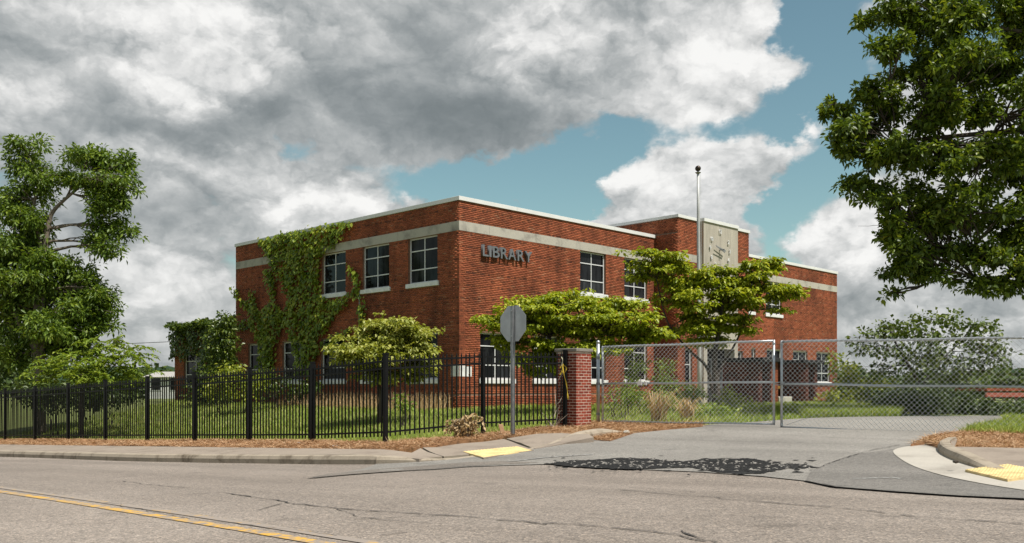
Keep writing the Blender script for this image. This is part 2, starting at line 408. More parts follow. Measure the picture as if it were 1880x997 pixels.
# ------------------------------------------------------------------ surface materials
def lane_nz(nt, sc, stretch):
    gm = nt.nodes.new('ShaderNodeNewGeometry'); mp = nt.nodes.new('ShaderNodeMapping'); mp.vector_type = 'TEXTURE'
    mp.inputs['Rotation'].default_value = (0, 0, math.atan2(.654, -.757)); mp.inputs['Scale'].default_value = (stretch, 1, 1); nt.links.new(gm.outputs['Position'], mp.inputs[0])
    n = nt.nodes.new('ShaderNodeTexNoise'); n.inputs['Scale'].default_value = sc; n.inputs['Detail'].default_value = 4; nt.links.new(mp.outputs[0], n.inputs['Vector']); return n.outputs[0]
def asphalt(name, c0, c1, speck, sc=90, crack=True):
    m, nt, b, NN, L = new_mat(name)
    v = NN('ShaderNodeTexVoronoi'); v.inputs['Scale'].default_value = sc
    gm = NN('ShaderNodeNewGeometry'); L(gm.outputs['Position'], v.inputs['Vector'])
    sp = NN('ShaderNodeSeparateColor'); L(v.outputs['Color'], sp.inputs[0])
    c = mixc(nt, rampn(nt, geo_nz(nt, .35, 5, .6), [(.3, (0,)*3), (.7, (1,)*3)]), c0, c1)
    c = mixc(nt, 1, c, rampn(nt, sp.outputs[0], [(0, (1-speck,)*3), (.55, (1,)*3), (.9, (1.05, 1.03, 1.0)), (1, (1+speck*1.3, 1+speck*1.1, 1+speck*.9))]), 'MULTIPLY')
    c = mixc(nt, 1, c, rampn(nt, geo_nz(nt, 14, 4, .7), [(.28, (.78,)*3), (.72, (1.2,)*3)]), 'MULTIPLY')
    c = mixc(nt, 1, c, rampn(nt, geo_nz(nt, 42, 2, .8), [(.3, (.66,)*3), (.5, (1,)*3), (.72, (1.4,)*3)]), 'MULTIPLY')
    c = mixc(nt, 1, c, rampn(nt, lane_nz(nt, .9, 14), [(.35, (.86,)*3), (.65, (1.1,)*3)]), 'MULTIPLY')
    c = mixc(nt, 1, c, rampn(nt, geo_nz(nt, 1.3, 6, .7), [(.30, (.72,)*3), (.40, (1,)*3)]), 'MULTIPLY')
    h = NN('ShaderNodeMath'); h.operation = 'ADD'; L(v.outputs['Distance'], h.inputs[0]); L(geo_nz(nt, 200, 3), h.inputs[1])
    L(c, b.inputs['Base Color']); b.inputs['Roughness'].default_value = .88; b.inputs['Specular IOR Level'].default_value = .3
    bump(nt, b, h.outputs[0], .35, .006)
    return m
MAT['road'] = asphalt('road_asphalt', (.225, .190, .162), (.285, .244, .211), .5)
MAT['drive'] = asphalt('driveway_asphalt', (.205, .190, .172), (.28, .262, .238), .3, 120)
MAT['patch'] = asphalt('patch_asphalt', (.155, .143, .130), (.20, .186, .170), .3, 100)
MAT['seam'] = asphalt('seam_asphalt', (.17, .148, .128), (.215, .19, .166), .4, 90)
def concrete(name, col, dark, var=.8, sc=1.1):
    m, nt, b, NN, L = new_mat(name)
    n = geo_nz(nt, sc, 7, .66, dist=.3)
    c = rampn(nt, n, [(.25, dark), (.5, col), (.8, tuple(x*1.12 for x in col))])
    c = mixc(nt, 1, c, rampn(nt, geo_nz(nt, 40, 4, .7), [(.25, (.84,)*3), (.75, (1.12,)*3)]), 'MULTIPLY')
    L(c, b.inputs['Base Color']); b.inputs['Roughness'].default_value = .9; b.inputs['Specular IOR Level'].default_value = .25
    bump(nt, b, geo_nz(nt, 60, 4), .25, .005)
    return m
MAT['belt'] = concrete('belt_stone', (.44, .41, .35), (.20, .185, .165), sc=1.6)
MAT['walk'] = concrete('sidewalk_concrete', (.285, .235, .19), (.17, .135, .108))
MAT['kerb'] = concrete('kerb_concrete', (.34, .285, .22), (.085, .062, .04), sc=2.6)
MAT['gutter'] = concrete('gutter_concrete', (.42, .385, .335), (.27, .24, .205))
MAT['mulch'] = concrete('pine_straw_bed', (.30, .155, .075), (.15, .085, .045), sc=6)
MAT['soil'] = concrete('grassy_soil', (.16, .19, .055), (.15, .13, .055), sc=2)
MAT['tar'] = asphalt('fresh_tar', (.012, .012, .012), (.028, .027, .026), .6, 60)
MAT['crack'] = plain('crack_dark', (.05, .044, .04), .95, var=.3)
def paint_mat(name, col, under, lo, hi, sc=9):
    m, nt, b, NN, L = new_mat(name)
    n = geo_nz(nt, sc, 6, .75)
    L(mixc(nt, rampn(nt, n, [(lo, (0,)*3), (hi, (1,)*3)]), under, col), b.inputs['Base Color'])
    b.inputs['Roughness'].default_value = .8; bump(nt, b, geo_nz(nt, 120, 3), .3, .005); return m
MAT['yellow_line'] = paint_mat('yellow_line_paint', (.60, .34, .05), (.27, .225, .19), .45, .56)
MAT['yellow_faint'] = paint_mat('worn_yellow_paint', (.56, .33, .07), (.28, .235, .20), .55, .66)
MAT['tactile'] = plain('tactile_yellow', (.70, .53, .25), .8, var=.28, sc=5)
MAT['white_mark'] = paint_mat('worn_white_paint', (.45, .44, .42), (.22, .21, .195), .48, .60)

# ------------------------------------------------------------------ ground, road, drive
def ground_sheet():
    t = np.concatenate([-np.geomspace(2500, 62, 16), np.linspace(-60, 60, 121), np.geomspace(62, 2500, 16)])
    gx, gy = np.meshgrid(t, t+25)
    z = ground(gx, gy)-.05
    m = len(t); idx = np.arange(m*m).reshape(m, m)
    Fq = np.stack([idx[:-1, :-1], idx[:-1, 1:], idx[1:, 1:], idx[1:, :-1]], -1).reshape(-1, 4)
    me = fast_mesh('ground', np.stack([gx.ravel(), gy.ravel(), z.ravel()], 1), Fq, True)
    return tag(mesh_obj('ground', me, MAT['soil']), kind='structure')
ground_sheet()

road_poly = [sn(-24, -16), sn(64, -16), sn(64, 11.3), sn(11.5, 11.3), sn(11.0, 17.5), sn(-24, 17.5)]
road = tag(sheet('road', road_poly, 0, MAT['road'], .7), kind='structure')

# kerb line on the left of the entrance and round the corner
kl_px = [(690, 853), (770, 849), (850, 842.5), (920, 833), (985, 824.5), (1050, 812), (1110, 801), (1165, 793)]
kerb_left = [onground(*p) for p in kl_px]
kstart = kerb_left[0]; s0 = AV.x*kstart[0]+AV.y*kstart[1]; n0 = NV.x*kstart[0]+NV.y*kstart[1]
straight = [sn(s, n0+(10.0-n0)*min(1, (s-s0)/7)) for s in list(np.arange(62, s0+.8, -1.0))+[s0+.02]]
kerb_line = straight+catmull(kerb_left, 5)
drive_left = [onground(u, v) for u, v in [(1165, 793), (1230, 786), (1290, 781), (1330, 777)]]
drive_px = [(575, 879), (640, 873), (740, 866), (860, 858), (1010, 853), (1150, 862), (1290, 868), (1400, 876), (1475, 884), (1530, 896), (1640, 905), (1760, 913), (1930, 921), (2050, 926)]
gut_outer_px = [(2050, 917), (1960, 912), (1880, 904), (1800, 891), (1730, 876), (1680, 860), (1650, 843), (1640, 830), (1660, 823), (1690, 819)]
gut_outer = catmull([onground(*p) for p in gut_outer_px], 4)
edge_r = [onground(1740, 797), onground(1850, 780), onground(1960, 773)]
lot_back = [onground(u, v) for u, v in [(1960, 762), (1850, 763), (1750, 764), (1650, 765), (1560, 766), (1490, 768), (1440, 771), (1390, 775), (1340, 778)]]
drive_poly = [onground(*p) for p in drive_px]+gut_outer+edge_r+lot_back+drive_left[::-1][1:]+catmull(kerb_left, 5)[::-1]
drive = tag(sheet('driveway', drive_poly, .012, MAT['drive'], .5), kind='structure')
patch_poly = [onground(*p) for p in [(1478, 885), (1530, 896), (1640, 905), (1760, 913), (1930, 921), (2050, 926)]]+gut_outer+[onground(1560, 838), onground(1490, 866)]
tag(sheet('asphalt_patch', patch_poly, .018, MAT['patch'], .5), kind='structure')
lpatch = [onground(*p) for p in [(560, 880), (640, 873), (740, 866), (850, 858), (990, 851), (930, 848), (860, 850), (760, 858), (680, 864), (600, 872)]]
tag(sheet('asphalt_seam', lpatch, .016, MAT['seam'], .4), kind='structure')

# kerb as cast lengths, falling to flush at the ramp
def kerb_run(name, line, hfn, parent, mat, width=.16, inward=1, seg=3.0, lip=.0):
    P = densify(line, .25, False); acc = 0; cur = [P[0]]; runs = []
    for a, b in zip(P, P[1:]):
        acc += math.dist(a, b); cur.append(b)
        if acc > seg: runs.append(cur); cur = [b]; acc = 0
    if len(cur) > 1: runs.append(cur)
    for rn in runs:
        mb = MB(); m = len(rn)
        for i, p in enumerate(rn):
            a = Vector(rn[max(i-1, 0)]); b = Vector(rn[min(i+1, m-1)]); t = (b-a).normalized(); q = Vector((-t.y, t.x))*inward
            h = hfn(p); z = gz(*p); jog = .004
            sh = t*(jog if i == 0 else -jog if i == m-1 else 0)
            for (d, k) in ((0, -.08), (0, h*.55), (.03, h*.92), (.06, h), (width, h+.006), (width, -.08)):
                e = Vector(p)+q*d+sh; mb.v.append((e.x, e.y, z+k))
        for i in range(m-1):
            for k in range(5): mb.f.append((i*6+k, i*6+k+1, (i+1)*6+k+1, (i+1)*6+k))
        mb.f.append(tuple(range(6))); mb.f.append(tuple((m-1)*6+k for k in range(6)))
        mb.build('kerbstone', mat, parent)
def along(p): return AV.x*p[0]+AV.y*p[1]
def hleft(p):
    q = Vector(p); ramp = min((q-Vector(onground(905, 836))).length, (q-Vector(onground(965, 828))).length, (q-Vector(onground(935, 832))).length)
    return .012+.15*float(sm(np.array(ramp), .7, 2.4))*float(sm(np.array((q-Vector(kerb_left[-1])).length), .0, 1.2))
kerb = tag(thing('kerb', None, None), kind='structure'); kerb.location = (0, 0, 0)
kerb_run('kerb', kerb_line, hleft, kerb, MAT['kerb'], inward=1)

# sidewalk slabs on the left
def offset_line(line, d):
    out = []
    for i, p in enumerate(line):
        a = Vector(line[max(i-1, 0)]); b = Vector(line[min(i+1, len(line)-1)]); t = (b-a).normalized()
        out.append(tuple(Vector(p)+Vector((-t.y, t.x))*d))
    return out
walk = tag(thing('sidewalk', None, None), kind='structure')
def walk_off(x, y):
    p = np.stack([np.atleast_1d(x).ravel(), np.atleast_1d(y).ravel()], 1); c = np.array(densify(kerb_line, .3, False))
    d = np.sqrt(((p[:, None, :]-c[None])**2).sum(-1)); j = d.argmin(1)
    h = np.array([hleft(tuple(c[k])) for k in j]); w = np.clip(d.min(1)/2.2, 0, 1)
    r = (h*(1-w)+np.maximum(h, .10)*w)
    return r.reshape(np.shape(x)) if np.shape(x) else float(r[0])
inner = offset_line(straight, .17); back = [sn(along(p), 11.58) for p in straight]
strs = inner; i = 0
while i < len(strs)-1:
    j = min(i+3, len(strs)-1)
    g = .006
    a0, a1, b0, b1 = [Vector(p) for p in (strs[i], strs[j], back[i], back[j])]
    e = (a1-a0).normalized()*g
    poly = [tuple(p) for p in (a0+e, a1-e, b1-e, b0+e)]
    sheet('slab', poly, 0, MAT['walk'], .7, .1, walk_off, walk)
    i = j
kc = catmull(kerb_left, 5)
wa, wb = Vector(inner[-1]), Vector(back[-1])
slabs_px = [
    [(770, 842.5), (812, 838), (772, 823)],
    [(815, 838), (866, 834), (888, 841), (927, 834), (980, 826.5), (972, 823), (925, 806), (850, 814), (776, 822)],
    [(983, 824), (1040, 812.5), (1090, 803), (1080, 797), (1030, 796), (985, 797), (930, 805), (975, 821)]]
def on_walk(u, v, fn=None):
    fn = fn or walk_off; r = ray(u, v); d0 = onground(u, v, .2)[1]-.4; D_ = np.arange(d0, d0+5, .02)
    hgt = EYE+r.z*D_-ground(r.x*D_, D_)-fn(r.x*D_, D_); k = int(np.argmax(hgt < 0)) if (hgt < 0).any() else len(D_)-1
    return (r.x*D_[k], D_[k])
for k, px in enumerate(slabs_px):
    pl_ = [on_walk(u, v) for u, v in px]
    if k == 0:
        e = (Vector(inner[-2])-Vector(inner[-1])).normalized()*.006
        pl_ = [tuple(Vector(inner[-1])-e)]+pl_+[tuple(Vector(back[-1])-e)]
    sheet('slab', pl_, 0, MAT['walk'], .35, .1, walk_off, walk)

# right corner: gutter apron, kerb, sidewalk
rk_px = [(2050, 893), (1960, 889), (1880, 881), (1810, 867), (1755, 850), (1727, 836), (1722, 825), (1735, 818)]
kerb_right = catmull([onground(*p) for p in rk_px], 5)
gut_poly = gut_outer+kerb_right[::-1]
tag(sheet('gutter', gut_poly, .024, MAT['gutter'], .4), kind='structure')
hr = lambda p: .03+.11*float(sm(np.array(math.dist(p, kerb_right[0])), 1.0, 3.2))
kerb_run('kerb', kerb_right, hr, kerb, MAT['kerb'], .17, inward=-1, seg=2.4)
rin = offset_line(kerb_right, -.185)
walk_r = rin+[onground(1752, 820, .12), onground(1880, 822, .12), onground(2050, 824, .12)]
rwalk_off = lambda x, y: .045+.075*sm(np.hypot(np.asarray(x)-rin[0][0], np.asarray(y)-rin[0][1]), 1.6, 4.2)
sheet('slab', walk_r, .12, MAT['walk'], .4, .1, rwalk_off, walk)

def tactile(px, label, off, fn):
    q = [on_walk(u, v, fn) for u, v in px]
    z = [gz(*p)+float(fn(np.array([p[0]]), np.array([p[1]]))[0])+.006 for p in q]
    t = thing('tactile_paving', label, 'tactile paving', (q[0][0], q[0][1], z[0]), 'tactile paving at the crossing ramps')
    mb = MB(); mb.add([(p[0], p[1], k) for p, k in zip(q, z)]+[(p[0], p[1], k-.06) for p, k in zip(q, z)], [(0, 1, 2, 3), (0, 4, 5, 1), (1, 5, 6, 2), (2, 6, 7, 3), (3, 7, 4, 0)])
    mb.build('pad', MAT['tactile'], t)
    mb = MB(); A, B, C, D = [Vector((p[0], p[1], k)) for p, k in zip(q, z)]
    nu = int((B-A).length/.075); nv = int((D-A).length/.075)
    for i in range(nu):
        for j in range(nv):
            a, b = (i+.5)/nu, (j+.5)/nv
            p = A.lerp(B, a).lerp(D.lerp(C, a), b)
            vs = [(p.x+.024*math.cos(k*math.pi/3), p.y+.024*math.sin(k*math.pi/3), p.z-.001) for k in range(6)]
            vs += [(p.x+.014*math.cos(k*math.pi/3), p.y+.014*math.sin(k*math.pi/3), p.z+.008) for k in range(6)]
            mb.add(vs, [(k, (k+1) % 6, 6+(k+1) % 6, 6+k) for k in range(6)]+[tuple(range(6, 12))])
    o = mb.build('dome_studs', MAT['tactile'], t); o['kind'] = 'stuff'
tactile([(887, 840), (976, 827), (950, 820), (850, 829.5)], 'yellow tactile ramp pad on the sidewalk below the octagonal sign', .03, walk_off)
tactile([(1850, 881), (1935, 869), (1850, 853), (1772, 863)], 'yellow tactile ramp pad on the right corner sidewalk, cut by the frame', .07, rwalk_off)

# road paint
def strip(name, pts, w, mat, off, step=.4, parent=None):
    P = densify(pts, step, False); Lr = offset_line(P, w/2); Rr = offset_line(P, -w/2); mb = MB()
    for a, b in zip(Lr, Rr): mb.v += [(a[0], a[1], gz(*a)+off), (b[0], b[1], gz(*b)+off)]
    mb.f = [(2*i, 2*i+1, 2*i+3, 2*i+2) for i in range(len(P)-1)]
    me = mb.mesh(name)
    if sum(p.normal.z for p in me.polygons) < 0: me.flip_normals()
    return mesh_obj(name, me, mat, parent)
yl = [onground(u, v) for u, v in [(0, 903), (145, 925), (345, 957), (480, 979), (585, 997)]]
d0 = (Vector(yl[0])-Vector(yl[1])).normalized()
yl = [tuple(Vector(yl[0])+d0*28)]+yl
d1 = (Vector(yl[-1])-Vector(yl[-2])).normalized(); yl.append(tuple(Vector(yl[-1])+d1*14))
tag(strip('yellow_line', yl, .11, MAT['yellow_line'], .006), kind='structure')
yo = offset_line(yl, .21 if offset_line(yl, .1)[3][1] > yl[3][1] else -.21)
tag(strip('yellow_line', yo, .10, MAT['yellow_faint'], .006), kind='structure')
for pts in ([(930, 850), (1000, 842), (1090, 836)], [(1565, 882), (1640, 880), (1655, 882)]):
    tag(strip('white_line', [onground(*p) for p in pts], .07, MAT['white_mark'], .022), kind='structure')

# cracks and the tar spill
def crack(px, w=.014, off=.007, jit=.035):
    P = densify([onground(*p) for p in px], .09, False); q = Vector((0, 0)); out = []
    for p in P:
        q = q*.8+Vector((random.gauss(0, jit), random.gauss(0, jit)))*.5; out.append((p[0]+q.x, p[1]+q.y))
    mb = MB()
    Ls = offset_line(out, 1)
    for p, l in zip(out, Ls):
        t = Vector(l)-Vector(p); ww = w*1.7*random.uniform(.1, 1.0)
        for sgn in (-1, 1):
            e = Vector(p)+t*ww*sgn*.5; mb.v.append((e.x, e.y, gz(e.x, e.y)+off))
    mb.f = [(2*i, 2*i+1, 2*i+3, 2*i+2) for i in range(len(out)-1)]
    mb.build('crack', MAT['crack'], road)
for px, w in [([(225, 884), (300, 893), (350, 896)], .012), ([(400, 904), (520, 921), (640, 936), (760, 945), (880, 953), (1000, 963)], .018),
              ([(190, 923), (290, 942), (390, 955), (500, 972), (620, 985)], .008), ([(520, 925), (470, 938), (400, 942)], .012), ([(230, 911), (190, 913)], .01),
              ([(1000, 960), (1090, 967), (1200, 977), (1300, 994)], .014), ([(1130, 899), (1290, 913), (1420, 924), (1560, 936), (1700, 950), (1880, 962)], .016),
              ([(1230, 935), (1320, 940), (1330, 938)], .014), ([(1120, 893), (1280, 903)], .008), ([(1330, 947), (1440, 950)], .01), ([(1250, 975), (1290, 989), (1310, 997)], .016),
              ([(640, 955), (720, 951), (800, 948)], .01), ([(700, 985), (760, 978)], .008), ([(860, 905), (960, 903)], .008), ([(600, 930), (660, 950), (780, 963)], .008), ([(1600, 933), (1750, 941), (1880, 946)], .008)]:
    crack(px, w)
for px in ([(1270, 793), (1400, 799), (1560, 806), (1700, 812)], [(1490, 866), (1545, 845), (1600, 829), (1650, 819)], [(1480, 886), (1560, 899), (1700, 909), (1880, 918)]):
    crack(px, .016, .026, .02)
def tar():
    t = tag(thing('tar_spill', None, None), kind='structure')
    shape = [(1010, 853), (1050, 848), (1110, 845), (1140, 842), (1200, 844), (1215, 848), (1260, 850), (1310, 844), (1380, 844), (1405, 850), (1440, 853), (1480, 856), (1490, 860), (1450, 862), (1420, 866), (1400, 872), (1350, 872), (1310, 868), (1270, 860), (1200, 862), (1160, 864), (1090, 861), (1040, 858)]
    mb = MB()
    for part in (shape[:6]+shape[18:], shape[5:9]+shape[15:19], shape[8:16]):
        ring = [onground(u+random.uniform(-3, 3), v+random.uniform(-.6, .6)) for u, v in densify(part, 9)]
        sheet('tar_layer', ring, .0175, MAT['tar'], .3, parent=t)
    chips = MB()
    for k in range(3600):
        while True:
            u = random.uniform(1000, 1500); v = 854+random.gauss(0, 7)+ (4 if u > 1290 else 0)
            if inpoly(np.array([u]), np.array([v]), shape)[0] or random.random() < .035: break
        x, y = onground(u, v); r = random.uniform(.010, .05)*(1 if 843 < v < 874 else .5)
        if 1095 < u < 1190 and v < 849 and random.random() < .7: continue
        if 1330 < u < 1420 and v > 856 and random.random() < .6: continue
        m = 7; ph = random.random()*6; st = random.uniform(.8, 2.2); c, s_ = AV.x, AV.y
        ring = []
        for i in range(m):
            a = ph+2*math.pi*i/m; rr = r*random.uniform(.6, 1.2); ex, ey = rr*math.cos(a)*st, rr*math.sin(a)
            px_, py_ = x+ex*c-ey*s_, y+ex*s_+ey*c; ring.append((px_, py_, gz(px_, py_)+.020))
        h = random.uniform(.003, .015)
        (chips if k % 12 == 0 else mb).add(ring+[(x, y, gz(x, y)+.020+h*(1.5 if k % 12 == 0 else 1))], [(i, (i+1) % m, m) for i in range(m)])
    o = mb.build('tar_lumps', MAT['tar'], t); o['kind'] = 'stuff'
    o = chips.build('asphalt_chips', MAT['drive'], t); o['kind'] = 'stuff'
tar()

# ------------------------------------------------------------------ the library
D0 = 34.0
C0 = Vector((-.0571*D0, D0)); UR = Vector((.699, .715)).normalized(); NR = Vector((UR.y, -UR.x)); UL = Vector((-NR.x, -NR.y)); NL = Vector((-UR.x, -UR.y))
ZB, ZB0 = .80, -.6
Z_TOP, Z_COP, Z_B0, Z_B1 = 8.50, 8.65, 7.39, 7.75
ZT_TOP, ZT_COP = 9.33, 9.47
LEFT_LEN, M1, M2, M3, BLOCK = 16.2, 12.25, 18.45, 31.0, 1.25
W_LO, W_HI, WL_LO, WL_HI = 5.63, 7.39, 1.93, 3.69
fr_right = (C0, UR, NR); fr_left = (C0, UL, NL)
fr_block = (C0+UR*M1+NR*BLOCK, UR, NR)
cR = C0+UR*M1+NR*BLOCK
fr_blkside = (cR, UL, NL)                    # side of the clock block, same way as the left face
lib = thing('library_building', 'two storey red brick library with flat roof, pale stone belt and clock block', 'building', (C0.x, C0.y, ZB))
BR_H, BR_L, BR_G = .0677, .2032, .0098

def courses(L, z0, z1, openings, skip=(), edge=.0):
    """list of (u0,u1,z,kind) for a brick wall"""
    out = []; k0 = int(round((z0+1)/BR_H)); k = k0
    while True:
        z = -1+k*BR_H
        if z+BR_H > z1+.002: break
        if z >= z0-.001 and not any(a < z+BR_H/2 < b for a, b in skip):
            header = k % 7 == 3
            ln = BR_L/2 if header else BR_L
            op = sorted((a, b) for a, b, c, d in openings if c < z+BR_H-.012 and d > z+.012)
            free = []; p = -edge
            for a, b in op:
                if a > p: free.append((p, a))
                p = max(p, b)
            if p < L+edge: free.append((p, L+edge))
            ph = (0 if k % 2 else BR_L/2) if not header else BR_L/4
            for a, b in free:
                j = math.floor((a-ph)/ln)
                while ph+j*ln < b-.004:
                    u0, u1 = max(a, ph+j*ln), min(b, ph+(j+1)*ln-BR_G)
                    if u1-u0 > .02: out.append((u0, u1, z, header))
                    j += 1
        k += 1
    return out
brick_sets = []
def brick_wall(fr, L, z0, z1, openings, skip=(), edge=.0, wallpart=None):
    O, U, N = fr
    for (u0, u1, z, h) in courses(L, z0, z1, openings, skip, edge):
        uc = (u0+u1)/2; p = O+U*uc
        brick_sets.append((fr, u0, u1, z, h, p.x*p.x+p.y*p.y, wallpart))
def core(fr, L, z0, z1, openings, depth=.22, mat='mortar'):
    """wall plane with openings and their reveals"""
    us = sorted({0, L, *[o[0] for o in openings], *[o[1] for o in openings]}); zs = sorted({z0, z1, *[o[2] for o in openings], *[o[3] for o in openings]})
    O, U, N = fr; P = lambda u, z, d=0: (O.x+U.x*u+N.x*d, O.y+U.y*u+N.y*d, z)
    mb = MB()
    for a, b in zip(us, us[1:]):
        for c, d in zip(zs, zs[1:]):
            m, n = (a+b)/2, (c+d)/2
            if any(o[0] < m < o[1] and o[2] < n < o[3] for o in openings): continue
            mb.add([P(a, c), P(b, c), P(b, d), P(a, d)], [(0, 1, 2, 3)])
    for (a, b, c, d) in openings:
        r = [(a, c), (b, c), (b, d), (a, d)]
        for i in range(4):
            p, q = r[i], r[(i+1) % 4]; mb.add([P(*p), P(*q), P(*q, -depth), P(*p, -depth)], [(0, 1, 2, 3)])
    return mb.build('wall', MAT[mat], lib)

def window(fr, a, b, c, d, rows=(.27, .44, .29), cols=2, sill=True, name='window', inset=.10, pane_mat='glass'):
    mb = MB(); t = .055
    w = thing_part(name)
    mb.fbox(fr, a, a+t, c, d, -inset-.05, -inset); mb.fbox(fr, b-t, b, c, d, -inset-.05, -inset)
    mb.fbox(fr, a+t, b-t, d-t, d, -inset-.05, -inset); mb.fbox(fr, a+t, b-t, c, c+t, -inset-.05, -inset)
    frame = mb.build(name, MAT['white_frame'], lib)
    zs = [d-t]; tot = d-c-2*t
    for r in rows: zs.append(zs[-1]-r*tot)
    us = [a+t+(b-a-2*t)*i/cols for i in range(cols+1)]
    g = .020
    for u in us[1:-1]: MB().fbox(fr, u-g, u+g, c+t, d-t, -inset-.045, -inset-.004).build('mullion', MAT['white_frame'], frame)
    for z in zs[1:-1]: MB().fbox(fr, a+t, b-t, z-g, z+g, -inset-.045, -inset-.002).build('transom', MAT['white_frame'], frame)
    for u0, u1 in zip(us, us[1:]):
        for z1, z0 in zip(zs, zs[1:]):
            MB().fbox(fr, u0+.002, u1-.002, z0+.002, z1-.002, -inset-.034, -inset-.028).build('pane', MAT[pane_mat], frame)
    if sill: MB().fbox(fr, a-.09, b+.09, c-.17, c-.002, -.20, .075).build('sill', MAT['sill'], frame, bevel=.01)
    return frame
def thing_part(n): return None

lw_up = [(1.2, 2.94, W_LO, W_HI), (4.13, 5.9, W_LO, W_HI), (7.07, 8.83, W_LO, W_HI)]
lw_dn = [(a, b, WL_LO, WL_HI) for a, b in ((1.2, 2.94), (4.13, 5.9), (7.1, 8.9), (10.25, 12.0), (13.3, 15.05))]
rw_up = [(6.87, 8.6, W_LO, W_HI), (9.91, 11.62, W_LO, W_HI)]
rw_dn = [(1.06, 2.84, WL_LO, WL_HI), (3.99, 5.76, WL_LO, WL_HI), (6.87, 8.6, WL_LO, WL_HI), (9.91, 11.62, WL_LO, WL_HI)]
xw_up = [(19.45, 21.15, W_LO, W_HI), (22.4, 24.15, W_LO, W_HI)]
xw_dn = [(20.9, 21.32, WL_LO, WL_HI), (22.5, 24.2, WL_LO, WL_HI), (25.45, 27.2, WL_LO, WL_HI), (28.3, 30.1, WL_LO, WL_HI)]
sub = lambda L, o: [(a-o, b-o, c, d) for a, b, c, d in L]
sills = lambda L: [(a-.09, b+.09, c-.17, c) for a, b, c, d in L]
belt_gap = (Z_B0, Z_B1); ledge = ((1.30, 1.36),)
w_left = core(fr_left, LEFT_LEN, ZB0, Z_TOP, lw_up+lw_dn)
w_r1 = core(fr_right, M1, ZB0, Z_TOP, rw_up+rw_dn)
fr_wing = (C0+UR*M2, UR, NR)
w_r2 = core(fr_wing, M3-M2, ZB0, Z_TOP, sub(xw_up+xw_dn, M2))
blk_open = [(.55, 1.15, .8, 3.4), (1.71, 4.74, ZB0, ZT_TOP), (5.05, 5.65, .8, 3.4)]
w_b = core(fr_block, M2-M1, ZB0, ZT_TOP, blk_open)
w_s = core(fr_blkside, 9.0, ZB0, ZT_TOP, [])
brick_wall(fr_left, LEFT_LEN, ZB0+.6, Z_TOP, lw_up+lw_dn+sills(lw_up+lw_dn), (belt_gap,)+ledge, .008, w_left)
brick_wall(fr_right, M1, ZB0+.6, Z_TOP, rw_up+rw_dn+sills(rw_up+rw_dn), (belt_gap,)+ledge, .008, w_r1)
brick_wall(fr_wing, M3-M2, ZB0+.6, Z_TOP, sub(xw_up+xw_dn, M2)+sub(sills(xw_up+xw_dn), M2), (belt_gap,)+ledge, .008, w_r2)
brick_wall(fr_block, M2-M1, ZB0+.6, ZT_TOP, blk_open, (belt_gap,), .008, w_b)
brick_wall(fr_blkside, 1.25, ZB0+.6, Z_COP, [], (), .008, w_s)
brick_wall(fr_blkside, 9.0, Z_COP+.02, ZT_TOP, [], (), .008, w_s)
for wn in lw_up+lw_dn: window(fr_left, *wn)
for wn in rw_up+rw_dn: window(fr_right, *wn)
for wn in xw_up+xw_dn: window(fr_right, *wn, cols=1 if wn[1]-wn[0] < .6 else 2)
for wn in (blk_open[0], blk_open[2]): window(fr_block, *wn, cols=1, sill=False)

# left wing, one storey, behind the ivy
fr_lw = (C0+UL*LEFT_LEN-NL*.7, UL, NL)
def face_u(u, fr):
    O, U, N = fr; r = ray(u, HZ); t = (N.x*O.x+N.y*O.y)/(N.x*r.x+N.y*r.y); return (Vector((r.x*t, r.y*t))-O).dot(U)
lwing_w = (face_u(376, fr_lw), face_u(338, fr_lw), WL_LO-.15, WL_HI-.15); WING_LEN, WING_TOP = face_u(321, fr_lw), 4.75
w_w = core(fr_lw, WING_LEN, ZB0-.3, WING_TOP, [lwing_w])
brick_wall(fr_lw, WING_LEN, ZB0+.5, WING_TOP, [lwing_w]+sills([lwing_w]), (), .008, w_w)
window(fr_lw, *lwing_w)

def brick_fbox_mesh(items):
    n = len(items); V = np.zeros((n, 8, 3), np.float32)
    for i, (fr, u0, u1, z, h, _, _) in enumerate(items):
        O, U, N = fr
        pr = .009+random.uniform(-.003, .004)
        if random.random() < .03: pr += random.uniform(-.006, .004)
        z0, z1 = z+BR_G/2+random.uniform(-.001, .001), z+BR_H-BR_G/2
        for k, (u, zz, d) in enumerate(((u0, z0, -.02), (u1, z0, -.02), (u1, z1, -.02), (u0, z1, -.02), (u0, z0, pr), (u1, z0, pr), (u1, z1, pr), (u0, z1, pr))):
            V[i, k] = (O.x+U.x*u+N.x*d, O.y+U.y*u+N.y*d, zz)
    Fq = np.array([(4, 5, 6, 7), (0, 1, 5, 4), (1, 2, 6, 5), (2, 3, 7, 6), (3, 0, 4, 7)])
    Fa = (np.arange(n)[:, None, None]*8+Fq[None]).reshape(-1, 4)
    return fast_mesh('brickwork', V.reshape(-1, 3), Fa)
near = sorted(range(len(brick_sets)), key=lambda i: brick_sets[i][5]+((brick_sets[i][3]-3)*1.0)**2)
singles = set([i for i in near if 1.5 < brick_sets[i][3] < 8.6][:290])
for wp in (w_left, w_r1, w_r2, w_b, w_s, w_w):
    for hd, nm in ((False, 'brick'), (True, 'brick_header')):
        it = [b for i, b in enumerate(brick_sets) if b[6] is wp and b[4] == hd and i not in singles]
        if it:
            o = mesh_obj('brickwork', brick_fbox_mesh(it), MAT[nm], wp); o['kind'] = 'stuff'
bmesh_cache = {}
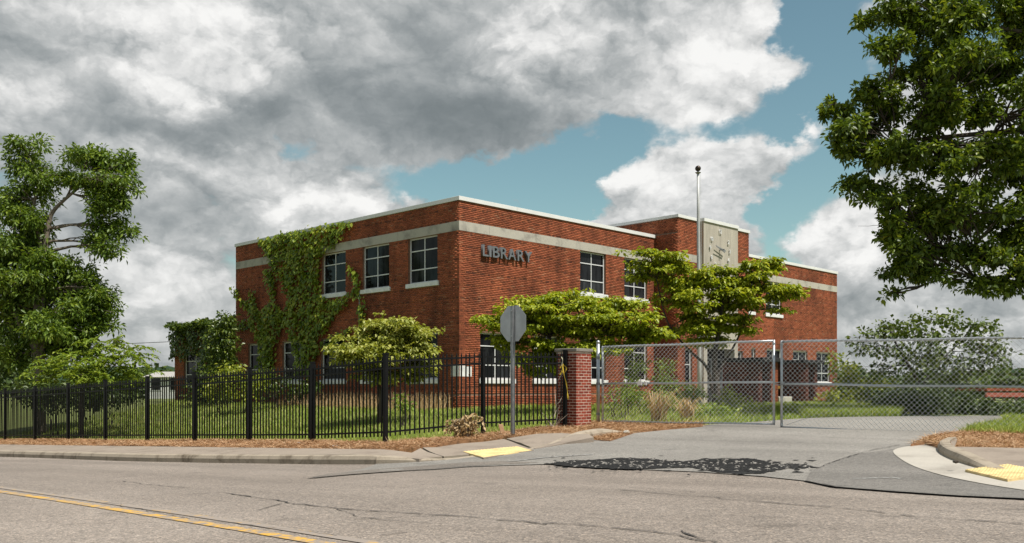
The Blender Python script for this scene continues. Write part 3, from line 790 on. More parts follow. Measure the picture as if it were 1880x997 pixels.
for i in sorted(singles):
    fr, u0, u1, z, h, _, wp = brick_sets[i]; O, U, N = fr
    key = (round(u1-u0, 3), h)
    if key not in bmesh_cache:
        hl = (u1-u0)/2; mb = MB(); mb.obox((0, -.0055, 0), (hl, 0, 0), (0, .0145, 0), (0, 0, (BR_H-BR_G)/2)); bmesh_cache[key] = mb.mesh('brick')
        bmesh_cache[key].materials.append(MAT['brick_header' if h else 'brick'])
    o = bpy.data.objects.new('brick', bmesh_cache[key]); COL.objects.link(o); o.parent = wp
    c = O+U*((u0+u1)/2)
    # local x along the wall, local y outward
    M = Matrix(((U.x, N.x, 0, c.x), (U.y, N.y, 0, c.y), (0, 0, 1, z+BR_H/2), (0, 0, 0, 1)))
    if M.to_3x3().determinant() < 0: M = M @ Matrix.Diagonal((-1, 1, 1, 1))
    o.matrix_basis = M

# belt stones, coping, roof
def belt(fr, L, lens, u_start=0, z0=Z_B0, z1=Z_B1):
    u = u_start; k = 0
    while u < L-.01:
        w = min(lens[k % len(lens)], L-u); k += 1
        MB().fbox(fr, u+.004, u+w-.004, z0+.004, z1-.004, -.15, .018+.004*(k % 2)).build('belt_stone', MAT['belt'], lib, bevel=.006)
        u += w
belt(fr_left, LEFT_LEN, (1.1, 2.5, 2.55, 2.45, 2.6, 2.5), -.02)
belt(fr_right, M1-.01, (1.55, 2.6, 2.5, 2.6, 2.45), -.018)
belt(fr_wing, M3-M2, (2.5, 2.6, 2.55), .0)
belt((fr_block[0], UR, NR), 1.70, (1.7,), 0); belt((fr_block[0], UR, NR), M2-M1, (1.45,), 4.75)
def coping(fr, u0, u1, z0, z1, o=.055, back=.35, parent=lib):
    n = max(1, round((u1-u0)/3.0)); w = (u1-u0)/n
    for i in range(n):
        MB().fbox(fr, u0+i*w+.002, u0+(i+1)*w-.002, z0, z1, -back, o+(.002 if i % 2 else 0)).build('coping', MAT['coping'], parent, bevel=.006)
coping(fr_left, .0, LEFT_LEN+.05, Z_TOP, Z_COP); coping(fr_right, -.055, M1-.02, Z_TOP, Z_COP+.003)
coping(fr_wing, .02, M3-M2+.05, Z_TOP, Z_COP)
coping(fr_block, -.055, 1.70, ZT_TOP, ZT_COP); coping(fr_block, 4.75, M2-M1+.055, ZT_TOP, ZT_COP); coping(fr_blkside, .0, 9, ZT_TOP, ZT_COP-.003)
coping(fr_lw, 0.0, WING_LEN+.05, WING_TOP, WING_TOP+.12)
def quad_roof(c, z, name='roof'):
    mb = MB(); mb.add([(p.x, p.y, z) for p in c], [(0, 1, 2, 3)]); return mb.build(name, MAT['roof'], lib)
BK = -LEFT_LEN
pt = lambda u, d: C0+UR*u+NR*d
quad_roof([pt(.1, -.1), pt(M3-.1, -.1), pt(M3-.1, BK), pt(.1, BK)], Z_TOP-.25)
quad_roof([pt(M1+.1, BLOCK-.1), pt(M2-.1, BLOCK-.1), pt(M2-.1, BLOCK-9), pt(M1+.1, BLOCK-9)], ZT_TOP-.2)
quad_roof([C0+UL*LEFT_LEN-NL*.8, C0+UL*(LEFT_LEN+WING_LEN)-NL*.8, C0+UL*(LEFT_LEN+WING_LEN)-NL*9, C0+UL*LEFT_LEN-NL*9], WING_TOP-.1)
def plain_wall(a, b, z0, z1):
    mb = MB(); mb.add([(a.x, a.y, z0), (b.x, b.y, z0), (b.x, b.y, z1), (a.x, a.y, z1)], [(0, 1, 2, 3)]); mb.build('wall', MAT['brick'], lib)
plain_wall(pt(M3, 0), pt(M3, BK), ZB0, Z_TOP); plain_wall(pt(M3, BK), pt(0, BK), ZB0, Z_TOP); plain_wall(pt(M2, BLOCK), pt(M2, -7.7), ZB0, ZT_TOP); plain_wall(pt(M1, -7.7), pt(M2, -7.7), Z_TOP-.3, ZT_TOP)
e0 = C0+UL*(LEFT_LEN+WING_LEN)
plain_wall(e0-NL*.7, e0-NL*9, ZB0-.3, WING_TOP); plain_wall(e0-NL*9, C0+UL*LEFT_LEN-NL*9, ZB0-.3, WING_TOP); plain_wall(C0+UL*LEFT_LEN, pt(M3, BK)-UR*(M3-.0), ZB0, Z_TOP) if False else None
plain_wall(C0+UL*LEFT_LEN, C0+UL*LEFT_LEN-NL*1.0, ZB0, Z_TOP)
# corner stone, drain pipe, sill course shadow line
MB().fbox(fr_right, .02, .62, 2.02, 2.42, -.05, .012).build('corner_stone', MAT['sill'], lib)
MB().fbox(fr_left, .0, .44, 2.02, 2.42, -.05, .013).build('corner_stone', MAT['sill'], lib)
o_ = C0+UL*6.05+NL*.05
MB().tube([(o_.x, o_.y, 3.9), (o_.x, o_.y, 5.55)], .022, 8).build('conduit', MAT['galv_dull'], lib)

# clock panel and entrance surround
slab = MB().fbox(fr_block, 1.71, 4.74, 3.45, ZT_TOP, -.3, .26)
slab.fbox(fr_block, 1.71, 2.02, ZB0, 3.447, -.3, .26); slab.fbox(fr_block, 4.43, 4.74, ZB0, 3.447, -.3, .26)
cp = slab.build('clock_panel', MAT['concrete_slab'], lib)
coping(fr_block, 1.69, 4.76, ZT_TOP+.003, ZT_COP+.02, .31, .35, lib)
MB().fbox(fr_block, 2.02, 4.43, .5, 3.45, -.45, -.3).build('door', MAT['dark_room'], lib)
for i in range(2):
    a = 2.3+i*.98; d_ = MB().fbox(fr_block, a, a+.05, .8, 3.0, -.3, -.24).fbox(fr_block, a+.85, a+.9, .8, 3.0, -.3, -.24).fbox(fr_block, a+.05, a+.85, 2.95, 3.0, -.3, -.24).fbox(fr_block, a+.05, a+.85, 1.6, 1.7, -.3, -.25).build('door_frame', MAT['galv_dull'], lib)
def text_mesh(ch, size, depth, offset=0):
    cu = bpy.data.curves.new('t', 'FONT'); cu.body = ch; cu.size = size; cu.extrude = depth/2; cu.align_x = 'CENTER'; cu.align_y = 'CENTER'; cu.offset = offset; cu.resolution_u = 3
    ob = bpy.data.objects.new('t', cu); COL.objects.link(ob)
    dg = bpy.context.evaluated_depsgraph_get(); me = bpy.data.meshes.new_from_object(ob.evaluated_get(dg))
    bpy.data.objects.remove(ob); return me
def wall_matrix(fr, u, z, d):
    O, U, N = fr; p = O+U*u+N*d
    return Matrix(((U.x, 0, N.x, p.x), (U.y, 0, N.y, p.y), (0, 1, 0, z), (0, 0, 0, 1)))
def place_text(ch, fr, u, z, d, size, depth, mat, name, parent, offset=0, width=None):
    me = text_mesh(ch, size, depth, offset); me.materials.clear()
    o = mesh_obj(name, me, mat, None)
    o.parent = parent
    if parent.type == 'EMPTY': o.matrix_parent_inverse = Matrix.Translation(-parent.location)
    co = np.array([v.co for v in me.vertices])
    sx = 1 if width is None else width/(co[:, 0].max()-co[:, 0].min())
    o.matrix_basis = wall_matrix(fr, u, z, d) @ Matrix.Diagonal((sx, 1, 1, 1)); return o
CU, CZ, CRD = 3.06, 0, .86
pc = fr_block[0]+UR*CU+NR*.26
CZ = EYE+(HZ-459)/F*pc.y
for ch, k in (('12', 12), ('2', 2), ('3', 3), ('4', 4), ('5', 5), ('7', 7), ('8', 8), ('9', 9), ('10', 10)):
    a = math.pi/2-k*math.pi/6
    place_text(ch, fr_block, CU+CRD*math.cos(a), CZ+CRD*math.sin(a), .31, .26, .03, MAT['white_frame'], 'numeral', cp, .004)
def hand(a, L0, L1, w, d):
    c, s_ = math.cos(a), math.sin(a); O, U, N = fr_block
    P = lambda l, q, dd: (O.x+U.x*(CU+l*c-q*s_)+N.x*dd, O.y+U.y*(CU+l*c-q*s_)+N.y*dd, CZ+l*s_+q*c)
    mb = MB(); mb.add([P(l, q, dd) for dd in (d, d+.02) for l, q in ((-L0, -w), (L1, -w*.6), (L1, w*.6), (-L0, w))], [(3, 2, 1, 0), (4, 5, 6, 7), (0, 1, 5, 4), (1, 2, 6, 5), (2, 3, 7, 6), (3, 0, 4, 7)])
    mb.build('hand', MAT['galv_dull'], cp)
hand(math.radians(163), .32, .5, .03, .36); hand(math.radians(170), .25, .55, .032, .44)
MB().tube([tuple((fr_block[0]+UR*CU+NR*d)[:])+(CZ,) for d in (.25, .54)], .03, 8).build('spindle', MAT['galv_dull'], cp)

# LIBRARY lettering
O, U, N = fr_right
sg = thing('wall_lettering', 'raised grey metal letters reading LIBRARY on the sunlit brick wall', 'sign', tuple((O+U*2.4)[:])+(6.5,))
ua, ub = 1.07, 3.80; wds = {'L': .30, 'I': .11, 'B': .36, 'R': .38, 'A': .42, 'Y': .42}
word = 'LIBRARY'; tot = sum(wds[c] for c in word); gap = (ub-ua-tot)/(len(word)-1); u = ua
for c in word:
    place_text(c, fr_right, u+wds[c]/2, 6.74, .075, .61, .10, MAT['letter'], 'letter', sg, .006, wds[c]); u += wds[c]+gap

# ------------------------------------------------------------------ brick screen by the right wing
MAT['brick_screen'] = brick_mat('shade_toned_brick', [(0, (.05, .018, .013)), (.5, (.10, .030, .02)), (1, (.19, .055, .034))])  # brick darkened: the shade over the shelter is put into its colour
sc0 = at(1386, 752, 40.5); sx, sy = sc0.x, sc0.y
screen = thing('brick_screen', 'ruined shade-toned brick shelter with flat roof slab standing behind the chain-link gate', 'shelter', (sx, sy, gz(sx, sy)))
So = Vector((sx, sy)); sz = gz(sx, sy); S_TOP = sz+1.98
fr_s = (So, UR, NR)
def small_bricks(fr, L, z0, z1, mat, nm='brickwork'):
    it = [(fr, a, b, z, h, 0, None) for a, b, z, h in courses(L, z0, z1, [], (), .008)]
    o = mesh_obj(nm, brick_fbox_mesh(it), MAT[mat], None); attach(o, screen); o['kind'] = 'stuff'
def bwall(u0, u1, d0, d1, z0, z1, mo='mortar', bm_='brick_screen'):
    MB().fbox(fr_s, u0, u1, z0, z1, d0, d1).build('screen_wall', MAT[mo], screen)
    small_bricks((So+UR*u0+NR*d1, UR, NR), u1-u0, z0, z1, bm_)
    small_bricks((So+UR*u0+NR*d1, UL, NL), d1-d0, z0, z1, 'brick_screen')  # left-facing sides always take the dark brick, painted as the shaded side
bwall(.4, 1.0, -.55, .55, sz-.3, S_TOP-.1, 'mortar', 'brick')  # sunlit front in ordinary wall brick, its side in the shade tone
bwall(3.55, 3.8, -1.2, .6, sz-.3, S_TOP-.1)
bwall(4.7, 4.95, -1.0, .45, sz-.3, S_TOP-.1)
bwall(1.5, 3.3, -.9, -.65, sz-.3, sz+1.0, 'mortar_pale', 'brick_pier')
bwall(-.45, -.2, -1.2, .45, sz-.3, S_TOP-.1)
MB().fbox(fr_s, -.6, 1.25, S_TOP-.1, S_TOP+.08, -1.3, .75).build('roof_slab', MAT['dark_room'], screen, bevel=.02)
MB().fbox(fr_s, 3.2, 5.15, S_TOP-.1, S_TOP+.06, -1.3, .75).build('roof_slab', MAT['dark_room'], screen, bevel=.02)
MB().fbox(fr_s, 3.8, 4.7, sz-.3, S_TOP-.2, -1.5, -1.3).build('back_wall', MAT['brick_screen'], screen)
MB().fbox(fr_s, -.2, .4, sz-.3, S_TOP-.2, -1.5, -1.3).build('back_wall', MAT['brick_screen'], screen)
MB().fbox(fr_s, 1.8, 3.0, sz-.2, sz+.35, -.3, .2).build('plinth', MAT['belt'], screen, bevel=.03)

# ------------------------------------------------------------------ iron fence
K = Vector((-2.63, 19.2)); E = Vector((1.25, 21.93))
posts = [K+AV*2.475*i for i in range(9, 0, -1)]+[K, K+(E-K)*.5127, E]
zp = [gz(p.x, p.y)+.10 for p in posts]; zp[9] = .46; zp[10] = .60; zp[11] = .64
fence = thing('iron_fence', 'black metal picket fence with pointed tops along the sidewalk', 'fence', (K.x, K.y, zp[9]))
mb = MB(); mb.obox((0, 0, .86), (.04, 0, 0), (0, .04, 0), (0, 0, .97)).obox((0, 0, 1.845), (.047, 0, 0), (0, .047, 0), (0, 0, .015))
post_me = mb.mesh('post'); post_me.materials.append(MAT['black_iron'])
mb = MB(); h = .0125
mb.add([(-h, -h, 0), (h, -h, 0), (h, h, 0), (-h, h, 0), (-h, -h, 1.62), (h, -h, 1.62), (h, h, 1.62), (-h, h, 1.62), (0, 0, 1.69)],
       [(3, 2, 1, 0), (0, 1, 5, 4), (1, 2, 6, 5), (2, 3, 7, 6), (3, 0, 4, 7), (4, 5, 8), (5, 6, 8), (6, 7, 8), (7, 4, 8)])
picket_me = mb.mesh('picket'); picket_me.materials.append(MAT['black_iron'])
for p, z in zip(posts, zp):
    o = bpy.data.objects.new('post', post_me); COL.objects.link(o); attach(o, fence)
    o.location = (p.x, p.y, z); o.rotation_euler = (random.gauss(0, .006), random.gauss(0, .006), math.atan2(AV.y, AV.x))
for i in range(len(posts)-1):
    a, b = posts[i], posts[i+1]; t = (b-a).normalized(); L = (b-a).length; n = max(3, round(L/.117)); q = Vector((-t.y, t.x))
    for hz, hh in ((1.69, .019), (1.54, .019), (.22, .019)):
        A3 = Vector((*(a+t*.04), zp[i]+hz)); B3 = Vector((*(b-t*.04), zp[i+1]+hz)); c = (A3+B3)/2
        MB().obox(c, (B3-A3)/2, Vector((q.x, q.y, 0))*.016, (0, 0, hh)).build('rail', MAT['black_iron'], fence)
    for k in range(1, n):
        f = k/n; p = a.lerp(b, f)
        o = bpy.data.objects.new('picket', picket_me); COL.objects.link(o); attach(o, fence)
        o.location = (p.x, p.y, zp[i]+(zp[i+1]-zp[i])*f+.125); o.rotation_euler = (random.gauss(0, .004), random.gauss(0, .004), math.atan2(t.y, t.x))

# ------------------------------------------------------------------ brick gate pier
PW = .60; pcn = Vector((1.515, 21.8)); pzb = .50; pzt = 2.455
pier = thing('brick_pier', 'square red brick gate pier with weathered concrete cap at the fence end', 'pier', (pcn.x, pcn.y, pzb))
Pp = lambda i, j: pcn+AV*i+NV*j
c = Pp(PW/2, PW/2)
MB().obox((c.x, c.y, (pzb+pzt)/2), Vector((AV.x, AV.y, 0))*(PW/2-.004), Vector((NV.x, NV.y, 0))*(PW/2-.004), (0, 0, (pzt-pzb)/2)).build('core', MAT['mortar_pale'], pier)
cache = {}
def pier_brick(i0, i1, j0, j1, z):
    key = (round(i1-i0, 3), round(j1-j0, 3))
    if key not in cache:
        cache[key] = MB().obox((0, 0, 0), (key[0]/2, 0, 0), (0, key[1]/2, 0), (0, 0, .0268)).mesh('brick'); cache[key].materials.append(MAT['brick_pier'])
    o = bpy.data.objects.new('brick', cache[key]); COL.objects.link(o); attach(o, pier); c = Pp((i0+i1)/2, (j0+j1)/2)
    o.location = (c.x, c.y, z); o.rotation_euler = (0, 0, math.atan2(AV.y, AV.x))
g = .015; nc = int((pzt-pzb)/.0685)
for k in range(nc):
    z = pzb+.034+k*.0685
    for side in (0, 1):
        full = (k+side) % 2 == 0
        n = 3 if full else 2
        a0, a1 = (0, PW) if full else (.095+g, PW-.095-g)
        ln = (a1-a0-(n-1)*g)/n
        for m_ in range(n):
            p0 = a0+m_*(ln+g); w = random.uniform(-.002, .002)
            if side == 0:
                pier_brick(p0, p0+ln, w, .095, z); pier_brick(p0, p0+ln, PW-.095, PW-w, z)
            else:
                pier_brick(w, .095, p0, p0+ln, z); pier_brick(PW-.095, PW-w, p0, p0+ln, z)
cc = Pp(PW/2, PW/2)
capb = MB().obox((cc.x, cc.y, pzt+.04), Vector((AV.x, AV.y, 0))*(PW/2+.035), Vector((NV.x, NV.y, 0))*(PW/2+.035), (0, 0, .04)).build('cap', concrete('mossy_cap', (.24, .22, .19), (.07, .065, .05), sc=7), pier, bevel=.015)

# ------------------------------------------------------------------ chain-link gates
def gate(name, A, B, za0, za1, zb0, zb1, label, plate=False):
    A = Vector(A); B = Vector(B); t = thing('chain_link_gate', label, 'gate', (A.x, A.y, za0), 'pair of chain-link gates across the driveway')
    L = (B-A).length; d = (B-A)/L; q = Vector((-d.y, d.x))
    P = lambda f, h, o=0: (A.x+d.x*f*L+q.x*o, A.y+d.y*f*L+q.y*o, (za0+(zb0-za0)*f)+((za1-za0)*(1-f)+(zb1-zb0)*f)*h)
    for nm, h in (('top_rail', 1), ('middle_rail', .505), ('bottom_rail', 0)):
        MB().tube([P(i/8, h+(.004*math.sin(i*1.3) if 0 < i < 8 else 0)) for i in range(9)], .024 if h else .019, 8).build(nm, MAT['galv'], t, True)
    for f in (0, 1): MB().tube([P(f, -.01), P(f, 1.012)], .027, 8).build('stile', MAT['galv'], t, True)
    for f in (.0, 1.0):
        for h in (.03, .35, .68, .97): MB().tube([P(f, h-.012), P(f, h+.012)], .033, 8).build('tension_band', MAT['galv'], t)
    p = .104; nw = int(L/(p/2)); H = (za1-za0); ns = int(round(H/(p/2)))+1; mb = MB(); r = .0039
    for k in range(nw):
        pts = []
        for j in range(ns+1):
            f = (k+((j+k) % 2))*(p/2)/L
            pts.append(P(min(f, 1), min(j/ns*1.035-.012, 1.04), -.03+(.006 if (j+k) % 2 else -.006)))
        base = len(mb.v)
        for i, s_ in enumerate(pts):
            for (ox, oz) in ((r, 0), (-.5*r, .87*r), (-.5*r, -.87*r)):
                # three-sided wire, offset across its run
                sg_ = 1 if (i+k) % 2 else -1
                mb.v.append((s_[0]+d.x*oz+q.x*ox, s_[1]+d.y*oz+q.y*ox, s_[2]-sg_*0))
        for i in range(len(pts)-1):
            for e in range(3):
                e2 = (e+1) % 3; mb.f.append((base+i*3+e, base+i*3+e2, base+i*3+3+e2, base+i*3+3+e))
    me = bpy.data.meshes.new('chain_link_mesh'); me.from_pydata(mb.v, [], mb.f); me.update()
    o = mesh_obj('chain_link_mesh', me, MAT['wire'], t); o['kind'] = 'stuff'
    MB().tube([P(.02, .97, .03), P(.98, .03, .03)] if plate else [P(.02, .03, .03), P(.98, .97, .03)], .004, 5).build('brace_wire', MAT['galv_dull'], t)
    if plate:
        MB().obox(P(.24, .505, -.04), Vector((d.x, d.y, 0))*.06, Vector((q.x, q.y, 0))*.012, (0, 0, .045)).build('hinge_plate', MAT['sill'], t)
        MB().obox(P(.275, .505, -.04), Vector((d.x, d.y, 0))*.03, Vector((q.x, q.y, 0))*.012, (0, 0, .04)).build('hinge_plate', MAT['sill'], t)
    return t
GA, GB = (2.23, 22.75), (5.76, 20.34)
GC, GD = (5.90, 20.24), (10.05, 17.02)
gate('left', GA, GB, .78, 2.60, .80, 2.63, 'left chain-link gate leaf hung beside the brick pier', True)
gate('right', GC, GD, .74, 2.61, .66, 2.53, 'right chain-link gate leaf running out of the frame on the right')
def pipe_post(x, y, zt, label):
    t = thing('gate_post', label, 'post', (x, y, gz(x, y)), 'gate posts')
    MB().tube([(x, y, gz(x, y)-.1), (x, y, zt)], .042, 12).build('pipe', MAT['galv'], t, True)
    MB().tube([(x, y, zt-.02), (x, y, zt+.03), (x, y, zt+.055)], [.05, .045, .012], 12).build('cap', MAT['galv'], t, True)
    for z in (.95, 1.7, 2.35): MB().tube([(x, y, z-.03), (x, y, z+.03)], .055, 10).build('hinge', MAT['galv_dull'], t)
pipe_post(2.13, 22.86, 2.72, 'round galvanised steel gate post beside the brick pier')
pipe_post(10.16, 16.94, 2.65, 'galvanised steel gate post at the outer end of the right gate')
lk = at(1431, 704, 20.25)
t = thing('chain_and_padlock', 'short chain with a brass padlock joining the two gate leaves', 'padlock', lk)
mb = MB(); dv = Vector((GD[0]-GA[0], GD[1]-GA[1], 0)).normalized()
for i in range(11):
    a = i/10*2*math.pi; mb.tube([lk+dv*.115*math.cos(a)+Vector((0, -.05, .03*math.sin(a)-.01*math.cos(3*a))), lk+dv*.115*math.cos(a+.63)+Vector((0, -.05, .03*math.sin(a+.63)-.01*math.cos(3*a+1.9)))], .011, 6)
mb.build('chain', MAT['galv_dull'], t)
MB().obox(lk+Vector((-.03, -.07, -.09)), (.026, 0, 0), (0, .012, 0), (0, 0, .03)).build('padlock', plain('brass', (.45, .27, .08), .4, .8), t, bevel=.005)

# ------------------------------------------------------------------ octagonal sign seen from behind
sp = Vector((0.0, 19.85)); szb = .60
so = thing('traffic_sign', 'grey back of an octagonal road sign on a steel channel post', 'road sign', (sp.x, sp.y, szb))
dn = Vector((.70, .714)).normalized(); dt = Vector((dn.y, -dn.x)); up = Vector((0, 0, 1))
ctr = Vector((sp.x, sp.y, 0))+Vector((0, 0, EYE+(HZ-594)/F*19.85)); R8 = .415
d3 = Vector((dn.x, dn.y, 0)); t3 = Vector((dt.x, dt.y, 0))
ring = [t3*R8*math.cos(math.pi/8+k*math.pi/4)+up*R8*math.sin(math.pi/8+k*math.pi/4) for k in range(8)]
mb = MB(); f0 = ctr+d3*.03; mb.add([f0+r for r in ring]+[f0+d3*.004+r for r in ring], [tuple(range(8)), tuple(range(15, 7, -1))]+[(k, (k+1) % 8, 8+(k+1) % 8, 8+k) for k in range(8)])
mb.build('sign_plate', plain('sign_back', (.42, .43, .45), .42, .45, var=.16, sc=3.5), so)
mb = MB(); mb.add([f0+d3*.0065+r*.97 for r in ring], [tuple(range(8))]); mb.build('sign_face', plain('sign_red', (.45, .02, .02), .5), so)
top = EYE+(HZ-561.5)/F*19.85
mb = MB(); b0 = Vector((sp.x, sp.y, 0))
for (a, w, dd, e) in ((0, .032, -.012, .003), (-.032, .003, .008, .018), (.032, .003, .008, .018), (-.048, .016, .024, .003), (.048, .016, .024, .003)):
    mb.obox(b0+t3*a+d3*dd+up*((szb-.3+top)/2), t3*w, d3*e, up*((top-szb+.3)/2))
mb.build('channel_post', MAT['galv_dull'], so)
for zz in (.27, -.27):
    MB().tube([ctr+d3*.04+up*zz, ctr-d3*.03+up*zz], .013, 6).build('bolt', MAT['galv'], so)

# ------------------------------------------------------------------ flagpole
fp = at(1284.5, 745, 39.5); fz = gz(fp.x, fp.y); ft = at(1281.5, 318, 39.5)
fl = thing('flagpole', 'tall tapered pale grey flagpole with a dark ball finial in front of the clock', 'flagpole', (fp.x, fp.y, fz))
MB().tube([(fp.x, fp.y, fz-.1), (fp.x, fp.y, fz+.25)], .16, 14).build('base_collar', MAT['galv_dull'], fl)
MB().tube([Vector((fp.x, fp.y, fz)).lerp(ft, i/6) for i in range(7)], [.095, .093, .09, .084, .075, .064, .052], 12).build('pole', plain('pole_paint', (.46, .46, .45), .5, .1, var=.1), fl, True)
MB().tube([ft+up*k for k in (-.03, .03, .05, .10)], [.06, .13, .05, .03], 12).build('truck', MAT['galv_dull'], fl)
mb = MB(); R = .125
mb.tube([ft+up*(.20-R*math.cos(i*math.pi/10)) for i in range(11)], [max(.004, R*math.sin(i*math.pi/10)) for i in range(11)], 14)
mb.build('ball', plain('old_bronze', (.05, .035, .025), .4, .6), fl, True)
MB().tube([Vector((fp.x+.11, fp.y-.05, fz+1.2)), ft+Vector((.1, -.05, -.02))], .006, 5).build('halyard', MAT['sill'], fl)

# ------------------------------------------------------------------ vegetation
LM = {}
LM['dogwood'] = leaf_mat('dogwood_leaf', [(0, (.10, .15, .012)), (.4, (.25, .31, .022)), (.75, (.42, .455, .036)), (1, (.58, .56, .09))], .36)
LM['dogwood_pale'] = leaf_mat('pale_dogwood_leaf', [(0, (.11, .14, .022)), (.4, (.27, .30, .05)), (.75, (.42, .43, .10)), (1, (.55, .50, .20))], .34)
LM['oak'] = leaf_mat('oak_leaf', [(0, (.04, .07, .010)), (.45, (.095, .148, .016)), (.8, (.18, .24, .024)), (1, (.32, .34, .045))], .36)
LM['walnut'] = leaf_mat('walnut_leaf', [(0, (.05, .09, .014)), (.45, (.11, .18, .022)), (.8, (.20, .28, .034)), (1, (.32, .37, .05))], .36)
LM['shrub'] = leaf_mat('shrub_leaf', [(0, (.08, .14, .02)), (.5, (.19, .27, .035)), (1, (.33, .39, .06))], .36)
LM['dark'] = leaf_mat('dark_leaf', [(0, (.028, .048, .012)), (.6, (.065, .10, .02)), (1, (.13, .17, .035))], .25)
LM['ivy'] = leaf_mat('ivy_leaf', [(0, (.06, .11, .014)), (.35, (.16, .235, .022)), (.7, (.28, .345, .034)), (.92, (.42, .43, .06)), (1, (.50, .36, .08))], .40, .4)
LM['ivy_dark'] = leaf_mat('old_ivy_leaf', [(0, (.03, .055, .010)), (.5, (.08, .125, .018)), (.9, (.17, .21, .035)), (1, (.30, .30, .06))], .3, .35)
LM['olive'] = leaf_mat('olive_leaf', [(0, (.045, .07, .014)), (.6, (.10, .145, .024)), (1, (.19, .23, .04))], .3)
LM['vine'] = leaf_mat('vine_leaf', [(0, (.10, .15, .018)), (.5, (.26, .31, .03)), (1, (.43, .43, .055))], .36)
LM['grass'] = leaf_mat('grass_blade', [(0, (.15, .22, .036)), (.45, (.28, .36, .065)), (.78, (.42, .45, .13)), (1, (.62, .53, .28))], .3, .6, .2)
LM['straw'] = leaf_mat('pine_needle', [(0, (.17, .09, .045)), (.4, (.36, .20, .105)), (.75, (.50, .32, .185)), (1, (.64, .50, .34))], .1, .8, .15)
LM['dry'] = MAT['dry']
UPV = np.array([0, 0, 1.])
def unit(a): return a/np.maximum(np.linalg.norm(a, axis=-1, keepdims=True), 1e-9)
def leaves_mesh(name, P, Dv, Nv, Ln, Wd, fold=.25, tipdroop=.0):
    """each leaf: five points folded on the midrib"""
    n = len(P); Dv = unit(Dv); S = unit(np.cross(Dv, Nv)); Nn = unit(np.cross(S, Dv))
    Ln = np.asarray(Ln)[:, None]; Wd = np.asarray(Wd)[:, None]
    V = np.empty((n, 4, 3)); V[:, 0] = P; V[:, 2] = P+Dv*Ln-UPV*Ln*tipdroop
    m = P+Dv*Ln*.48+Nn*Wd*fold
    V[:, 1] = m+S*Wd*.5; V[:, 3] = m-S*Wd*.5
    Fc = (np.arange(n)[:, None, None]*4+np.array([[0, 1, 2], [0, 2, 3]])[None]).reshape(-1, 3)
    return fast_mesh(name, V.reshape(-1, 3), Fc)
def rand_unit(n): return unit(rng.normal(size=(n, 3)))
def clusters_to_leaves(Cp, style, k, size, spread):
    """Cp (m,3) cluster centres -> leaf base, direction, normal, length"""
    m = len(Cp); cid = np.repeat(np.arange(m), k); n = len(cid); B = Cp[cid].copy()
    R = rand_unit(n)
    if style == 'tier':
        ang = rng.uniform(0, 6.283, n); rr = np.sqrt(rng.uniform(0, 1, n))*spread
        B += np.stack([np.cos(ang)*rr, np.sin(ang)*rr, rng.normal(0, spread*.22, n)-rr*.12], 1)
        Dv = np.stack([np.cos(ang), np.sin(ang), rng.normal(-.45, .3, n)], 1)+R*.45
        Nv = UPV+R*.42
    elif style == 'tuft':
        B += R*(rng.uniform(0, .5, n)[:, None])*spread
        Dv = R*1.0+np.array([0, 0, -.15]); Nv = UPV+rand_unit(n)*.9
    elif style == 'spray':
        a = rng.uniform(0, 6.283, m)[cid]; t = rng.uniform(0, 1, n); out = np.stack([np.cos(a), np.sin(a), .25-.5*t], 1)
        B += out*t[:, None]*spread; side = np.where(rng.random(n) < .5, 1, -1)[:, None]
        Dv = np.cross(out, UPV)*side+out*.6+R*.3+np.array([0, 0, -.25]); Nv = UPV+R*.4
    else:  # droop
        B += R*rng.uniform(.1, 1, n)[:, None]*spread*np.array([1, 1, .7])
        Dv = R*.9+np.array([0, 0, -.35]); Nv = UPV*.8+rand_unit(n)*.8
    return B, Dv, Nv, size*rng.uniform(.5, 1.4, n)
def lobe_points(lobes, depth, dens, shell=.45, sub=None):
    """lobes in photo pixels (u,v,ru,rv,depth shift,ry) -> cluster centres, lobe centres"""
    pts, cen = [], []
    for lb in lobes:
        u, v, ru, rv, dd = lb[:5]; d = depth+dd; c = at(u, v, d); rx, rz = ru*d/F, rv*d/F
        ry = lb[5] if len(lb) > 5 else rx*.9
        m = max(3, int(dens*(rx*ry*rz)**(2/3)))
        if sub:
            sc = np.array(c)+rand_unit(sub[0])*rng.uniform(.35, .95, (sub[0], 1))*np.array([rx, ry, rz]); sr = rng.uniform(.6, 1.25, sub[0])*sub[1]
            j = rng.integers(sub[0], size=m); r = rand_unit(m)*rng.uniform(.1, 1, (m, 1))*sr[j][:, None]
            pts.append(sc[j]+r*np.array([rx, ry, rz])*np.array([1, 1, .8]))
        else:
            r = rand_unit(m)*(shell+(1-shell)*rng.uniform(0, 1, m)[:, None]**.6)
            pts.append(np.array(c)+r*np.array([rx, ry, rz]))
        st_ = rng.random(len(pts[-1])) < .14; pts[-1][st_] += rng.normal(0, 1, (st_.sum(), 3))*np.array([rx, ry, max(rz, rx*.4)])*.32
        cen.append((c, (rx, ry, rz)))
    return pts, cen
def branch(mb, a, b, r0, r1, sag=.12, seg=5, sides=6, wob=.05):
    a, b = Vector(a), Vector(b); L = (b-a).length; pts = []; rad = []
    for i in range(seg+1):
        t = i/seg; p = a.lerp(b, t); p.z += sag*L*math.sin(math.pi*t)
        if 0 < i < seg: p += Vector((random.gauss(0, wob*L*.4), random.gauss(0, wob*L*.4), random.gauss(0, wob*L*.3)))
        pts.append(p); rad.append(r0+(r1-r0)*t)
    mb.tube(pts, rad, sides); return pts
